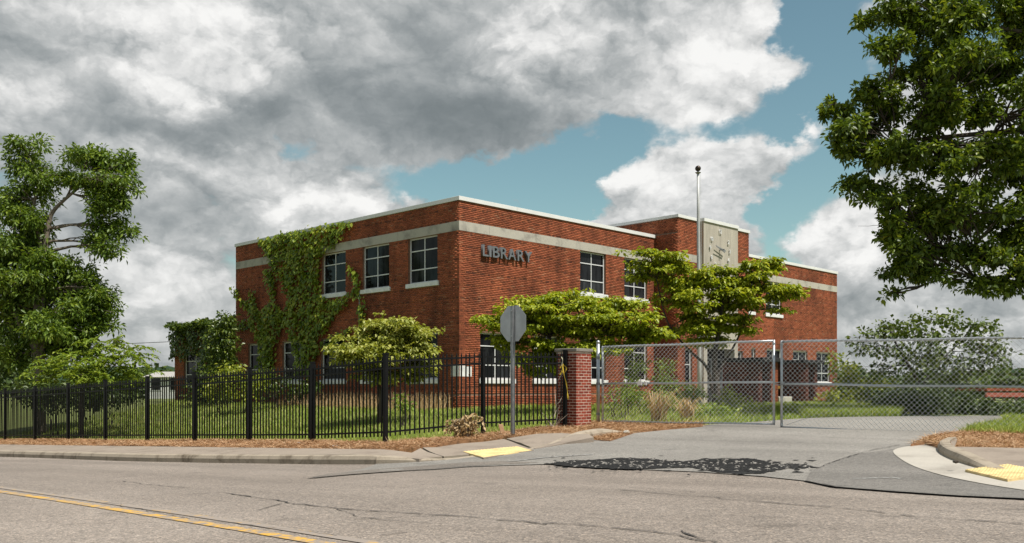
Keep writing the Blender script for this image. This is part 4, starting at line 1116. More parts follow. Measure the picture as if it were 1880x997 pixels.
def make_tree(name, label, cat, base, lobes, depth, trunk, leaf, style, dens, k, size, spread, width=.5, bark='bark', r0=.14, twig=4, group=None, shell=.45, fold=.22, tipdroop=.1, bare=(), sub=None):
    bx, by = base; t = thing(name, label, cat, (bx, by, gz(bx, by)), group)
    pts, cen = lobe_points(lobes, depth, dens, shell, sub)
    mb = MB(); b3 = Vector((bx, by, gz(bx, by)-.15))
    stems = [[b3]+[at(*q) for q in st] for st in trunk]
    nodes = []
    for si, st in enumerate(stems):
        rr = [r0*(.5 if si else 1)*(1-.8*i/(len(st)-1)) for i in range(len(st))]
        cp = catmull(st, 5); rad = np.interp(np.linspace(0, 1, len(cp)), np.linspace(0, 1, len(rr)), rr); mb.tube(cp, list(rad), 8)
        nodes += [(Vector(p), r) for p, r in zip(cp, rad)][len(cp)//3:]
    for (c, rad), ps in zip(cen, pts):
        below = [n for n in nodes if n[0].z < c.z+rad[2]] or nodes
        n = min(below, key=lambda n: (n[0]-c).length+.6*max(0, n[0].z-c.z))
        bp = branch(mb, n[0], c, min(n[1]*.55, r0*.32), r0*.09, .06)
        for _ in range(twig+int(len(ps)*.12)):
            e = Vector(ps[rng.integers(len(ps))]); s_ = bp[random.randint(2, len(bp)-1)]
            branch(mb, s_, e, r0*.10, r0*.035, .05, 4, 4, .09)
    for a, b, r in bare: branch(mb, at(*a), at(*b), r, r*.25, .05, 6, 5, .1)
    mb.build('trunk', MAT[bark], t, True)
    Cp = np.concatenate(pts); B, Dv, Nv, Ln = clusters_to_leaves(Cp, style, k, size, spread)
    me = leaves_mesh('crown', B, Dv, Nv, Ln, Ln*width, fold, tipdroop)
    mesh_obj('crown', me, LM[leaf], t); return t
def bush(name, label, cat, lobes, depth, leaf, style, dens, k, size, spread, width=.5, group=None, stems=8, bark='bark'):
    u = np.mean([l[0] for l in lobes]); c = at(u, 740, depth); base = (c.x, c.y); t = thing(name, label, cat, (*base, gz(*base)), group)
    pts, cen = lobe_points(lobes, depth, dens, .25); Cp = np.concatenate(pts)
    gzv = ground(Cp[:, 0], Cp[:, 1])+.03; Cp[:, 2] = np.maximum(Cp[:, 2], gzv+rng.uniform(0, .2, len(Cp)))
    mb = MB()
    for i in range(stems):
        e = Vector(Cp[rng.integers(len(Cp))]); b0 = Vector((base[0]+(e.x-base[0])*.7, base[1]+(e.y-base[1])*.7, 0)); b0.z = gz(b0.x, b0.y)-.05
        branch(mb, b0, e, .02, .006, .03, 4, 5)
    mb.build('stem', MAT[bark], t)['kind'] = 'stuff'
    B, Dv, Nv, Ln = clusters_to_leaves(Cp, style, k, size, spread)
    mesh_obj('foliage', leaves_mesh('foliage', B, Dv, Nv, Ln, Ln*width, .22, .1), LM[leaf], t); return t

# small pale dogwood behind the fence
d = 29.0
make_tree('layered_tree', 'small rounded pale yellow-green tree behind the iron fence by the building corner', 'tree', tuple(at(694, 760, d))[:2],
    [(738, 590, 52, 13, .1), (690, 594, 26, 14, .2), (760, 612, 36, 14, -.1), (715, 602, 40, 10, .6), (655, 622, 34, 12, 0), (640, 640, 34, 14, -.3), (675, 640, 40, 14, .4), (712, 632, 34, 14, -.5), (735, 648, 40, 16, -.4), (775, 648, 32, 18, 0),
     (700, 660, 46, 14, -.6), (650, 660, 30, 14, .3), (745, 668, 40, 14, .3), (672, 680, 28, 14, .2), (785, 665, 22, 14, .2), (705, 690, 22, 14, -.3), (765, 690, 24, 12, .5), (625, 655, 20, 10, .2), (700, 622, 60, 26, .2), (725, 655, 70, 24, .2), (668, 652, 50, 24, 0), (765, 638, 34, 26, .1), (705, 690, 46, 16, .2), (735, 604, 60, 18, .3)],
    d, [[(700, 735, d), (690, 690, d), (676, 655, d)], [(705, 725, d), (735, 695, d-.2), (752, 660, d)]], 'dogwood_pale', 'tier', 190, 20, .125, .17, .62, 'bark', .10, 3, sub=(5, .62))
# dogwood in the middle
d = 29.0
make_tree('layered_tree', 'wide layered green tree behind the road sign and brick pier', 'tree', tuple(at(1032, 752, d))[:2],
    [(1000, 545, 40, 11, 0), (1048, 543, 34, 10, .4), (970, 556, 40, 12, -.2), (1080, 556, 40, 12, .1), (1022, 562, 46, 12, -.5), (1118, 552, 30, 10, .4), (1150, 560, 30, 12, .2), (935, 575, 36, 11, 0), (893, 585, 28, 10, .2), (1178, 575, 28, 12, 0),
     (985, 580, 46, 13, .5), (1050, 584, 46, 13, -.4), (1105, 582, 46, 13, .3), (1150, 590, 40, 12, -.3), (915, 600, 28, 11, .3), (960, 606, 40, 13, -.2), (1015, 606, 46, 13, .3), (1075, 608, 46, 13, 0), (1130, 608, 42, 12, .4), (1185, 604, 36, 11, .2),
     (990, 630, 40, 13, 0), (1045, 632, 40, 12, -.3), (1100, 628, 40, 11, 0), (1155, 622, 40, 10, .2), (920, 622, 18, 9, .2), (1000, 655, 30, 14, .2), (1020, 675, 26, 12, 0), (940, 650, 14, 8, .1), (1215, 612, 24, 9, .3), (1130, 640, 36, 8, .1), (985, 680, 20, 12, .3), (905, 592, 26, 11, -.3), (945, 632, 30, 14, .4), (1035, 650, 46, 14, .4), (1085, 642, 40, 12, -.2), (965, 662, 26, 14, -.2), (1000, 590, 60, 18, .9), (1080, 596, 60, 18, .9)],
    d, [[(1030, 720, d), (1022, 680, d), (1010, 620, d)], [(1034, 715, d), (1060, 660, d), (1095, 610, d)]], 'dogwood', 'tier', 180, 20, .14, .19, .6, 'bark', .13, 3, sub=(5, .62))
# taller dogwood in front of the clock
d = 34.0
make_tree('layered_tree', 'tall spreading tiered tree with dark trunk standing before the clock panel', 'tree', tuple(at(1312, 752, d))[:2],
    [(1195, 466, 34, 9, 0), (1232, 474, 30, 9, .3), (1178, 484, 26, 9, .1), (1215, 490, 32, 9, -.3), (1255, 490, 30, 9, .2), (1180, 505, 30, 8, 0), (1228, 508, 30, 9, .2), (1290, 502, 36, 9, -.2), (1335, 494, 36, 9, .1), (1380, 486, 34, 9, 0), (1410, 479, 24, 7, .1), (1420, 490, 20, 7, .4),
     (1265, 518, 40, 10, .3), (1315, 514, 44, 11, -.3), (1365, 510, 40, 11, .2), (1400, 505, 30, 9, -.1), (1250, 535, 40, 11, 0), (1305, 538, 46, 12, .3), (1355, 535, 44, 11, -.3), (1400, 528, 40, 10, .2), (1440, 530, 32, 9, 0), (1462, 538, 18, 7, .1),
     (1230, 552, 26, 10, .2), (1280, 560, 42, 12, -.3), (1330, 560, 44, 12, .3), (1375, 555, 36, 10, 0), (1418, 545, 26, 8, .2), (1425, 568, 20, 6, .1), (1265, 582, 36, 11, .2), (1315, 585, 44, 12, -.2), (1360, 580, 34, 10, .2), (1290, 604, 40, 12, .1), (1340, 604, 38, 11, .1), (1248, 603, 32, 9, -.1), (1375, 606, 22, 9, .2), (1310, 622, 50, 10, .3), (1225, 612, 26, 8, .1),
     (1270, 540, 30, 10, -.6, 1.0), (1330, 520, 30, 10, .8, 1.)],
    d, [[(1316, 720, d), (1312, 665, d), (1320, 600, d), (1330, 540, d)], [(1308, 715, d), (1296, 672, d), (1262, 640, d), (1225, 590, d), (1205, 510, d)], [(1318, 690, d), (1345, 640, d), (1385, 560, d)]], 'dogwood', 'tier', 145, 19, .16, .22, .6, 'bark', .17, 3, sub=(5, .62))
# sparse tree on the right
d = 33.0
make_tree('sparse_tree', 'sparse round-headed tree with dark leaves and sky gaps right of the library', 'tree', tuple(at(1690, 745, d))[:2],
    [(1720, 585, 60, 14, 0), (1650, 600, 50, 16, .3), (1780, 600, 50, 16, -.2), (1600, 620, 40, 16, 0), (1830, 625, 26, 22, 0), (1690, 615, 60, 20, -.4), (1745, 625, 60, 20, .4), (1800, 640, 46, 20, .2), (1630, 645, 46, 20, -.2), (1680, 655, 60, 22, .2), (1740, 660, 60, 22, -.3), (1800, 670, 46, 20, .3), (1835, 660, 22, 20, 0), (1620, 680, 40, 18, .1), (1580, 640, 26, 14, 0), (1700, 690, 70, 18, 0), (1770, 695, 50, 16, .2), (1840, 690, 18, 12, .2)],
    d, [[(1690, 715, d), (1680, 690, d), (1650, 640, d), (1630, 600, d)], [(1692, 715, d), (1720, 670, d), (1760, 630, d), (1785, 600, d)], [(1690, 710, d), (1705, 660, d), (1715, 600, d)]], 'olive', 'droop', 58, 8, .15, .28, .8, 'bark', .11, 6, shell=.2, fold=.15)
# big foreground oak on the right, trunk outside the frame
d = 25.0
make_tree('broadleaf_tree', 'large dark-leaved tree overhanging the right edge of the view', 'tree', (17.4, 25.5),
    [(1640, 20, 50, 34, 0), (1588, 40, 24, 14, .3), (1700, 40, 70, 50, .5), (1780, 30, 80, 60, -.5), (1860, 40, 80, 70, .5), (1640, 85, 46, 30, -.4), (1680, 120, 60, 40, .6), (1750, 110, 80, 60, -.8), (1840, 120, 90, 70, .8),
     (1600, 170, 44, 30, 0), (1540, 195, 34, 26, .2), (1560, 235, 46, 30, -.3), (1620, 220, 60, 40, .5), (1690, 200, 70, 50, -.6), (1770, 200, 80, 60, .6), (1850, 210, 90, 70, -.4),
     (1530, 260, 24, 18, 0), (1590, 290, 50, 30, .2), (1650, 290, 60, 40, -.5), (1720, 290, 70, 50, .5), (1800, 300, 80, 60, -.6), (1870, 300, 70, 60, .4), (1570, 345, 34, 24, .1), (1620, 360, 46, 26, -.2),
     (1640, 410, 50, 24, 0), (1700, 370, 70, 46, .4), (1780, 390, 80, 50, -.4), (1860, 400, 80, 60, .4), (1660, 455, 50, 26, -.2), (1720, 450, 60, 36, .2), (1790, 470, 60, 32, 0), (1860, 480, 70, 36, -.3), (1650, 500, 34, 18, .1), (1700, 500, 46, 18, -.1), (1650, 538, 18, 10, 0), (1800, 520, 60, 20, .2), (1862, 530, 46, 18, 0), (1630, 440, 30, 16, .2), (1675, 480, 40, 18, -.2), (1950, 100, 90, 80, 0), (1950, 280, 90, 80, 0), (1950, 430, 90, 70, 0), (1960, -60, 120, 60, 0), (1800, -60, 120, 50, 0)],
    d, [[(2130, 600, d), (2120, 420, d), (2060, 250, d), (2010, 60, d), (1960, -80, d)], [(2120, 430, d), (1990, 470, d), (1870, 505, d), (1790, 510, d)], [(2060, 250, d), (1900, 240, d), (1750, 250, d), (1640, 260, d)], [(2020, 100, d), (1880, 60, d), (1760, 40, d)]],
    'oak', 'tuft', 185, 16, .155, .25, .5, 'bark', .28, 6, shell=.15, fold=.2, sub=(10, .5), bare=[((1700, 255, d), (1545, 255, d), .02), ((1620, 90, d), (1580, 58, d), .015), ((1640, 130, d), (1585, 140, d), .012), ((1680, 420, d), (1575, 415, d), .012)])
# walnut at the left
d = 38.0
make_tree('broadleaf_tree', 'tall irregular tree with bare forked limb at the far left', 'tree', tuple(at(75, 760, d))[:2],
    [(50, 275, 32, 26, 0), (60, 310, 30, 24, .3), (30, 300, 14, 24, 0), (75, 330, 26, 22, -.3), (150, 290, 46, 26, 0), (200, 300, 40, 24, .3), (180, 330, 50, 30, -.4), (225, 335, 28, 36, 0), (232, 300, 16, 20, .2), (120, 320, 20, 20, .3),
     (210, 380, 34, 30, .2), (180, 380, 22, 26, -.2), (185, 420, 30, 24, 0), (225, 420, 24, 26, .3), (200, 455, 26, 24, -.2), (165, 445, 16, 14, .1),
     (50, 365, 40, 30, 0), (40, 410, 46, 36, -.4), (65, 430, 30, 40, .4), (10, 380, 20, 40, 0), (30, 460, 60, 40, .4), (80, 480, 36, 30, -.3), (120, 490, 40, 24, .2), (40, 510, 60, 40, -.5), (110, 530, 60, 36, .5), (165, 530, 40, 36, -.2), (190, 545, 20, 26, .2),
     (60, 570, 60, 36, .2), (130, 575, 60, 34, -.4), (180, 590, 34, 24, .4), (20, 590, 34, 30, .3), (140, 620, 50, 24, .6), (60, 625, 40, 22, 0.8), (-40, 450, 60, 80, 0), (-40, 570, 60, 60, .5), (90, 600, 70, 40, -.6), (30, 540, 60, 50, .8), (150, 560, 50, 40, .8), (60, 480, 50, 40, .9), (100, 650, 80, 24, .5), (20, 650, 40, 30, 0)],
    d, [[(72, 690, d), (66, 600, d), (78, 500, d), (88, 420, d), (100, 385, d), (150, 340, d-.2)], [(78, 480, d), (60, 400, d), (70, 330, d), (52, 285, d)], [(70, 650, d), (40, 600, d), (8, 550, d)]], 'walnut', 'droop', 155, 16, .185, .32, .4, 'bark_pale', .24, 5, shell=.2, sub=(9, .55),
    bare=[((100, 385, d), (160, 325, d), .07), ((95, 445, d), (145, 436, d), .03), ((165, 480, d), (172, 445, d), .03), ((10, 555, d), (72, 655, d), .12)])
# feathery shrub-tree in front of it
d = 33.0
make_tree('spreading_tree', 'low bright green spreading shrub tree behind the fence at far left', 'tree', tuple(at(150, 742, d))[:2],
    [(215, 625, 24, 14, 0), (180, 635, 40, 14, .2), (240, 640, 26, 10, 0), (258, 660, 20, 10, .1), (225, 660, 40, 14, -.3), (170, 660, 50, 14, -.4), (125, 655, 34, 10, 0), (100, 665, 34, 10, .1), (110, 678, 46, 12, -.4), (180, 680, 60, 14, .3), (240, 682, 36, 12, .2), (150, 690, 60, 12, -.6), (90, 690, 30, 8, -.2), (210, 700, 60, 14, .3)],
    d, [[(150, 715, d), (160, 690, d), (180, 650, d)], [(152, 715, d), (190, 690, d), (230, 650, d)], [(150, 715, d), (125, 690, d), (105, 670, d)]], 'shrub', 'spray', 95, 18, .17, .55, .34, 'bark', .09, 3, tipdroop=.2)
# dark growth below it and along the far left
for k, (lb, dd) in enumerate([([(130, 715, 90, 20, 0), (60, 720, 60, 20, .4), (200, 715, 60, 22, .2), (160, 735, 110, 16, .4)], 35.5)]):
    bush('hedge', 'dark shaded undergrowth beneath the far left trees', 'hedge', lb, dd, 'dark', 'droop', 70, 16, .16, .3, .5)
bush('shrub', 'yellow-green shrub against the ivy covered low wing', 'shrub', [(425, 690, 34, 24, 0), (400, 715, 30, 16, .2), (445, 715, 36, 18, -.2), (470, 700, 20, 16, 0)], 37.5, 'vine', 'droop', 110, 16, .13, .22, .6)
bush('shrub', 'dark shrub at the wall below the lower left windows', 'shrub', [(500, 712, 30, 24, 0), (540, 716, 26, 18, .1), (575, 712, 22, 16, 0), (490, 690, 20, 14, 0)], 39.0, 'ivy_dark', 'droop', 100, 16, .13, .22, .6)
bush('climbing_shrub', 'tall dark leafy climber rising at the end of the low wing', 'shrub', [(415, 590, 16, 18, 0), (400, 610, 22, 20, 0), (420, 630, 22, 30, .1), (395, 650, 20, 30, 0), (420, 670, 16, 26, .1), (375, 690, 20, 22, -.2), (365, 720, 24, 20, -.3), (395, 730, 26, 14, -.3)], 43.5, 'ivy_dark', 'droop', 95, 16, .16, .28, .6)
bush('shrub', 'sunlit vine covered shrub right of the library wall', 'shrub', [(1545, 690, 26, 40, 0), (1570, 720, 40, 34, -.3), (1610, 715, 40, 26, .2), (1640, 735, 40, 22, 0), (1540, 735, 40, 22, -.6), (1600, 745, 50, 14, -.8), (1530, 655, 8, 30, 0)], 34.0, 'vine', 'droop', 80, 16, .15, .26, .7)
for u, dd, lb in ((1700, 28.8, 0), (1760, 29, 1), (1820, 28.6, 2), (1880, 28.8, 3), (1645, 29.2, 4)):
    lab = ['dark hedge shrub below the sparse tree', 'dark hedge shrub right of the sparse tree trunk', 'dark hedge shrub before the distant red canopy', 'dark hedge shrub cut by the right frame edge', 'dark hedge shrub beside the sunlit vine shrub'][lb]
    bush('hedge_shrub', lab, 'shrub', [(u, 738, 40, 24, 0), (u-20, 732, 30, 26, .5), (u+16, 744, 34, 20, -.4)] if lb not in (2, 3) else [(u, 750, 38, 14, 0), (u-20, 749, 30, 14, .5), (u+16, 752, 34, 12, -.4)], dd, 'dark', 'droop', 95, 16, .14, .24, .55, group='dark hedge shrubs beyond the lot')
# weeds behind the left gate leaf
for (u, v, ru, rv, dd, lf, lab) in ((1150, 722, 40, 22, 26.5, 'shrub', 'round weed clump behind the left gate leaf'), (1165, 672, 20, 34, 30, 'shrub', 'leafy sapling before the ground floor window behind the gate'), (1222, 690, 22, 36, 30, 'shrub', 'slender leafy sapling beside the dark wall recess'), (1205, 735, 50, 16, 27.5, 'shrub', 'low green weeds beyond the dry grass clump'),
        (1260, 722, 40, 20, 29, 'shrub', 'broad weed clump left of the tall tree trunk'), (1345, 730, 32, 26, 28.5, 'vine', 'pale green weeds right of the tall tree trunk'), (1390, 752, 44, 10, 27, 'vine', 'low weeds at the foot of the brick shelter'), (1470, 755, 44, 9, 27.5, 'vine', 'low weeds behind the right gate leaf near its lock'), (1545, 757, 50, 8, 27.5, 'vine', 'low weeds along the lot edge below the vine shrub'), (1300, 755, 40, 12, 26, 'shrub', 'grassy weeds beside the dry clump by the drive'), (740, 740, 26, 14, 27, 'shrub', 'low weeds by the small pale tree trunk')):
    bush('weed_clump', lab, 'weeds', [(u, v, ru, rv, 0), (u-ru*.4, v+rv*.3, ru*.6, rv*.7, -.3), (u+ru*.4, v+rv*.3, ru*.6, rv*.7, .3)], dd, lf, 'droop', 110, 14, .11, .18, .5, stems=5)

# ivy on the left face and the low wing
def on_face(u, v, fr, d=0):
    O, U, N = fr; r = ray(u, v); k = (N.x*r.x+N.y*r.y); t = (N.x*(O.x+N.x*d)+N.y*(O.y+N.y*d))/k
    p = Vector((r.x*t, r.y*t)); return ((p-O).dot(U), EYE+r.z*t)
def ivy(fr, polys, n_per, label, depth, stems=(), leaf='ivy'):
    O, U, N = fr; t = thing('ivy', label, 'ivy', (*(O+U*polys[0][0][0]), gz(*(O+U*polys[0][0][0]))))
    P, Dv, Nv, Ln = [], [], [], []
    for poly in polys:
        a = np.array(poly); mn, mx = a.min(0)-.15, a.max(0)+.15; area = abs(sum(a[i-1, 0]*a[i, 1]-a[i, 0]*a[i-1, 1] for i in range(len(a))))/2
        m = int(n_per*(mx-mn).prod()); q = rng.uniform(mn, mx, (m, 2))
        jit = np.stack([np.sin(q[:, 1]*9+q[:, 0]*4)*.06, np.sin(q[:, 0]*11+q[:, 1]*3)*.06], 1)+rng.normal(0, .045, (m, 2))
        q = q[inpoly(q[:, 0]+jit[:, 0], q[:, 1]+jit[:, 1], poly)]
        bump_ = .5+.5*np.sin(q[:, 0]*2.7+np.sin(q[:, 1]*2.1)*1.5)*np.sin(q[:, 1]*2.3+q[:, 0]*.7)
        hole = np.sin(q[:, 0]*6.1+1)*np.sin(q[:, 1]*4.7+q[:, 0]*2)+rng.normal(0, .35, len(q)); q = q[hole < .95]; bump_ = bump_[hole < .95]
        dd = .03+depth*(.25+.75*bump_)*rng.uniform(.15, 1, len(q))
        P.append(np.stack([O.x+U.x*q[:, 0]+N.x*dd, O.y+U.y*q[:, 0]+N.y*dd, q[:, 1]], 1))
        m = len(q); N3 = np.array([N.x, N.y, 0]); U3 = np.array([U.x, U.y, 0])
        Dv.append(np.array([0, 0, -1.])*.8+N3*rng.uniform(.0, .8, m)[:, None]+U3*rng.normal(0, .5, m)[:, None])
        Nv.append(N3*.8+UPV*rng.uniform(.1, 1., m)[:, None]+U3*rng.normal(0, .4, m)[:, None]); Ln.append(rng.uniform(.10, .22, m))
    P, Dv, Nv, Ln = map(np.concatenate, (P, Dv, Nv, Ln))
    mesh_obj('leaves', leaves_mesh('leaves', P, Dv, Nv, Ln, Ln*.85, .18, .05), LM[leaf], t)['kind'] = 'stuff'
    for st in stems:
        mb = MB()
        pts = [(O.x+U.x*q+N.x*.03, O.y+U.y*q+N.y*.03, z) for q, z in catmull(st, 5)]
        mb.tube(pts, .022, 5); mb.build('stem', MAT['bark'], t)
FL = lambda px: [on_face(u, v, fr_left, .05) for u, v in px]
main = [(478, 441), (505, 432), (560, 419), (600, 413), (641, 407), (646, 412), (638, 425), (620, 446), (604, 460), (592, 470), (590, 500), (591, 542), (612, 549), (640, 542), (655, 528), (656, 515), (646, 500), (641, 488), (650, 489), (660, 505), (664, 520), (658, 540), (640, 556), (622, 572), (608, 592), (600, 612), (592, 622), (586, 640), (580, 665), (575, 690), (548, 690), (544, 660), (540, 632), (534, 610), (536, 585), (528, 570), (531, 545), (518, 515), (505, 492), (492, 468)]
second = [(430, 527), (438, 530), (448, 548), (455, 556), (460, 538), (466, 530), (474, 550), (480, 572), (490, 562), (503, 554), (498, 530), (489, 505), (490, 492), (500, 490), (508, 512), (508, 545), (518, 565), (534, 575), (537, 592), (520, 600), (510, 618), (508, 640), (504, 668), (498, 690), (478, 690), (480, 660), (478, 630), (472, 606), (462, 598), (450, 600), (440, 608), (432, 590), (446, 588), (460, 588), (462, 575), (452, 565), (440, 548), (431, 540)]
third = [(661, 545), (668, 545), (676, 560), (672, 575), (668, 600), (660, 612), (662, 585), (664, 565)]
fourth = [(625, 612), (640, 602), (648, 596), (650, 606), (640, 616), (628, 624), (615, 632), (600, 636), (588, 634), (600, 626)]
ivy(fr_left, [FL(main), FL(second), FL(third), FL(fourth)], 190, 'thick green ivy climbing the shaded left face of the library', .30,
    [FL([(560, 735), (562, 690), (558, 600), (550, 520), (545, 450)]), FL([(492, 735), (492, 680), (490, 620), (500, 560), (497, 500)]), FL([(664, 700), (665, 640), (665, 560)])])
W = lambda px: [on_face(u, v, fr_lw, .1) for u, v in px]
wing = [(316, 598), (330, 593), (380, 588), (420, 584), (434, 584), (434, 690), (415, 700), (372, 700), (374, 664), (368, 650), (352, 648), (342, 656), (334, 660), (328, 650), (322, 655), (316, 662), (315, 640)]
ivy(fr_lw, [W(wing)], 210, 'dense dark ivy mantle over the one storey wing at left', .45, [W([(400, 735), (402, 650), (398, 600)])], 'ivy_dark')
# ivy crest along the wing roof edge
O, U, N = fr_lw; m = 2600
q = rng.uniform(-.1, WING_LEN+.25, m); dd = rng.uniform(-.7, .5, m); zz = WING_TOP+.12+.16*np.sin(q*1.7)*.5+rng.uniform(-.05, .28, m)*(1-np.abs(dd)/1.1)
Pv = np.stack([O.x+U.x*q+N.x*dd, O.y+U.y*q+N.y*dd, zz], 1)
cr = thing('ivy', 'ivy crest spilling over the roof edge of the low wing', 'ivy', (O.x, O.y, WING_TOP))
mesh_obj('leaves', leaves_mesh('leaves', Pv, rand_unit(m)+np.array([N.x, N.y, -.3])*.6, UPV+rand_unit(m)*.8, rng.uniform(.12, .24, m), rng.uniform(.1, .2, m), .2), LM['ivy_dark'], cr)['kind'] = 'stuff'

# ------------------------------------------------------------------ grass, straw, dry plants
def blades(name, X_, Y_, H_, Wd, leaf, label, cat, lean=.35, off=-.05):
    n = len(X_); z = ground(X_, Y_)+off; a = rng.uniform(0, 6.283, n); ln = rng.normal(0, lean, (n, 2))
    B = np.stack([X_, Y_, z], 1); S = np.stack([np.cos(a), np.sin(a), np.zeros(n)], 1)*Wd[:, None]*.5
    M = B+np.stack([ln[:, 0]*H_*.35, ln[:, 1]*H_*.35, H_*.6], 1); T = B+np.stack([ln[:, 0]*H_*1.1, ln[:, 1]*H_*1.1, H_*(1-.25*np.hypot(ln[:, 0], ln[:, 1]))], 1)
    V = np.stack([B-S, B+S, M+S*.75, M-S*.75, T], 1)
    Ft = np.array([[0, 1, 2], [0, 2, 3], [3, 2, 4]]); Fc = (np.arange(n)[:, None, None]*5+Ft[None]).reshape(-1, 3)
    o = mesh_obj(name, fast_mesh(name, V.reshape(-1, 3), Fc), LM[leaf]); return tag(o, label, cat, kind='stuff')
def scatter(poly, n):
    a = np.array(poly); mn, mx = a.min(0), a.max(0); q = rng.uniform(mn, mx, (n, 2)); q = q[inpoly(q[:, 0], q[:, 1], poly)]; return q[:, 0], q[:, 1]
yard = [tuple(K+NV*.15), tuple(K+AV*28+NV*.15), tuple(K+AV*28+NV*9), tuple(C0+UL*22+NL*.2), tuple(C0+UL*16.5), tuple(C0+Vector((0, -.05))), tuple(C0+UR*12+NR*.1), (10.5, 41), (9.5, 31), lot_back[4], lot_back[5], lot_back[6], lot_back[7], lot_back[8], tuple(onground(1290, 779)), (3.3, 22.5), (2.2, 23.6), (1.2, 22.5), tuple((K+E)/2+Vector((-.1, .2)))]
xs, ys = scatter(yard, 330000)
dist = np.hypot(xs, ys); pn = .5+.5*np.sin(xs*1.3+np.sin(ys*.9)*2)*np.sin(ys*1.1+xs*.4)
keep = rng.random(len(xs)) < np.clip(26/dist, .25, 1)*.55; xs, ys, pn = xs[keep], ys[keep], pn[keep]
nb = NV.x*xs+NV.y*ys
Hh = rng.uniform(.08, .26, len(xs))*(.55+.6*pn)*np.where(nb < 14.0, .55, 1)
blades('grass', xs, ys, Hh, rng.uniform(.012, .026, len(xs)), 'grass', 'overgrown grass in the yard behind the iron fence', 'grass')
# tall seedy grass along the wall base
q = rng.uniform(0, 10, 2600); e = rng.uniform(.2, 1.6, 2600); px_ = C0.x+UL.x*q+NL.x*e; py_ = C0.y+UL.y*q+NL.y*e
blades('tall_grass', px_, py_, rng.uniform(.35, .8, 2600)*np.where(e < 1, 1, .6), rng.uniform(.012, .022, 2600), 'dry', 'tall straw-coloured seeding grass along the left wall base', 'grass', .22)
rg = [onground(1765, 800), onground(1880, 806), (12.5, 16.5), (14.5, 21.5), (12, 22.6), onground(1845, 779), onground(1795, 788)]
xs, ys = scatter(rg, 60000); blades('grass', xs, ys, rng.uniform(.06, .26, len(xs)), rng.uniform(.012, .026, len(xs)), 'grass', 'rough green grass inside the right gate leaf', 'grass', .4, -.02)
lotg = lot_back[3:6]+[(9, 33), (12, 36), (14, 33)]
xs, ys = scatter(lotg, 90000); blades('grass', xs, ys, rng.uniform(.1, .38, len(xs)), rng.uniform(.015, .03, len(xs)), 'grass', 'long grass and weeds beyond the far edge of the lot', 'grass', .4)

bx = [sn(s, 11.6) for s in np.arange(60, along(back[-1])+.01, -1.0)]
bed = bx+[on_walk(u, v) for u, v in [(776, 821), (850, 813), (925, 804.5), (985, 796.5), (1030, 795), (1082, 796), (1120, 800)]]+[onground(u, v, .03) for u, v in [(1165, 793.5), (1230, 787), (1290, 782)]]+[onground(1290, 773), (3.3, 22.4), (2.6, 23.0), (2.1, 23.3), (1.0, 22.3)]+[tuple((K+E)/2+Vector((-.15, .25))), tuple(K+Vector((-.1, .35)))]+[tuple(K+AV*s+NV*.35) for s in np.arange(2, 45, 2.0)]
def bed_off(x, y):
    x = np.asarray(x, float); y = np.asarray(y, float); s = AV.x*x+AV.y*y
    return (.15+.03*np.sin(x*3.1)*np.sin(y*2.7))*(.15+.85*sm(s, 11.9, 13.2))
tag(sheet('mulch_bed', bed, 0, MAT['mulch'], .3, .12, bed_off), kind='structure')
rbed = [onground(1672, 822), onground(1700, 818.5), onground(1735, 817, .1), onground(1752, 819, .12), onground(1880, 821, .12), onground(2050, 823, .12), (12.6, 16.3), onground(1880, 803), onground(1770, 799), onground(1715, 806)]
tag(sheet('mulch_bed', rbed, 0, MAT['mulch'], .25, .1, lambda x, y: .06+0*np.asarray(x, float)), kind='structure')
def straw(poly, n, offfn, label, L0=.08, L1=.22):
    if n > 100000:
        ss = rng.uniform(8, 42, n); nn_ = rng.uniform(11.3, 19.6, n); xs, ys = AV.x*ss+NV.x*nn_, AV.y*ss+NV.y*nn_; k = inpoly(xs, ys, poly); xs, ys = xs[k], ys[k]
    else: xs, ys = scatter(poly, n)
    n = len(xs); z = ground(xs, ys)+offfn(xs, ys)+rng.uniform(.002, .03, n); a = rng.uniform(0, 6.283, n); L = rng.uniform(L0, L1, n)
    D = np.stack([np.cos(a), np.sin(a), rng.normal(.06, .2, n)], 1); S = np.stack([-np.sin(a), np.cos(a), rng.normal(0, .3, n)], 1)*.006
    B = np.stack([xs, ys, z], 1); V = np.stack([B-S, B+S, B+D*L[:, None]+S*.4], 1)
    Fc = np.arange(n*3).reshape(-1, 3)
    tag(mesh_obj('pine_straw', fast_mesh('pine_straw', V.reshape(-1, 3), Fc), LM['straw']), label, 'pine straw', kind='stuff')
straw(bed, 330000, bed_off, 'orange pine straw mulch along the foot of the iron fence')
straw(rbed, 60000, lambda x, y: .06+0*x, 'orange pine straw mulch behind the right sidewalk corner')
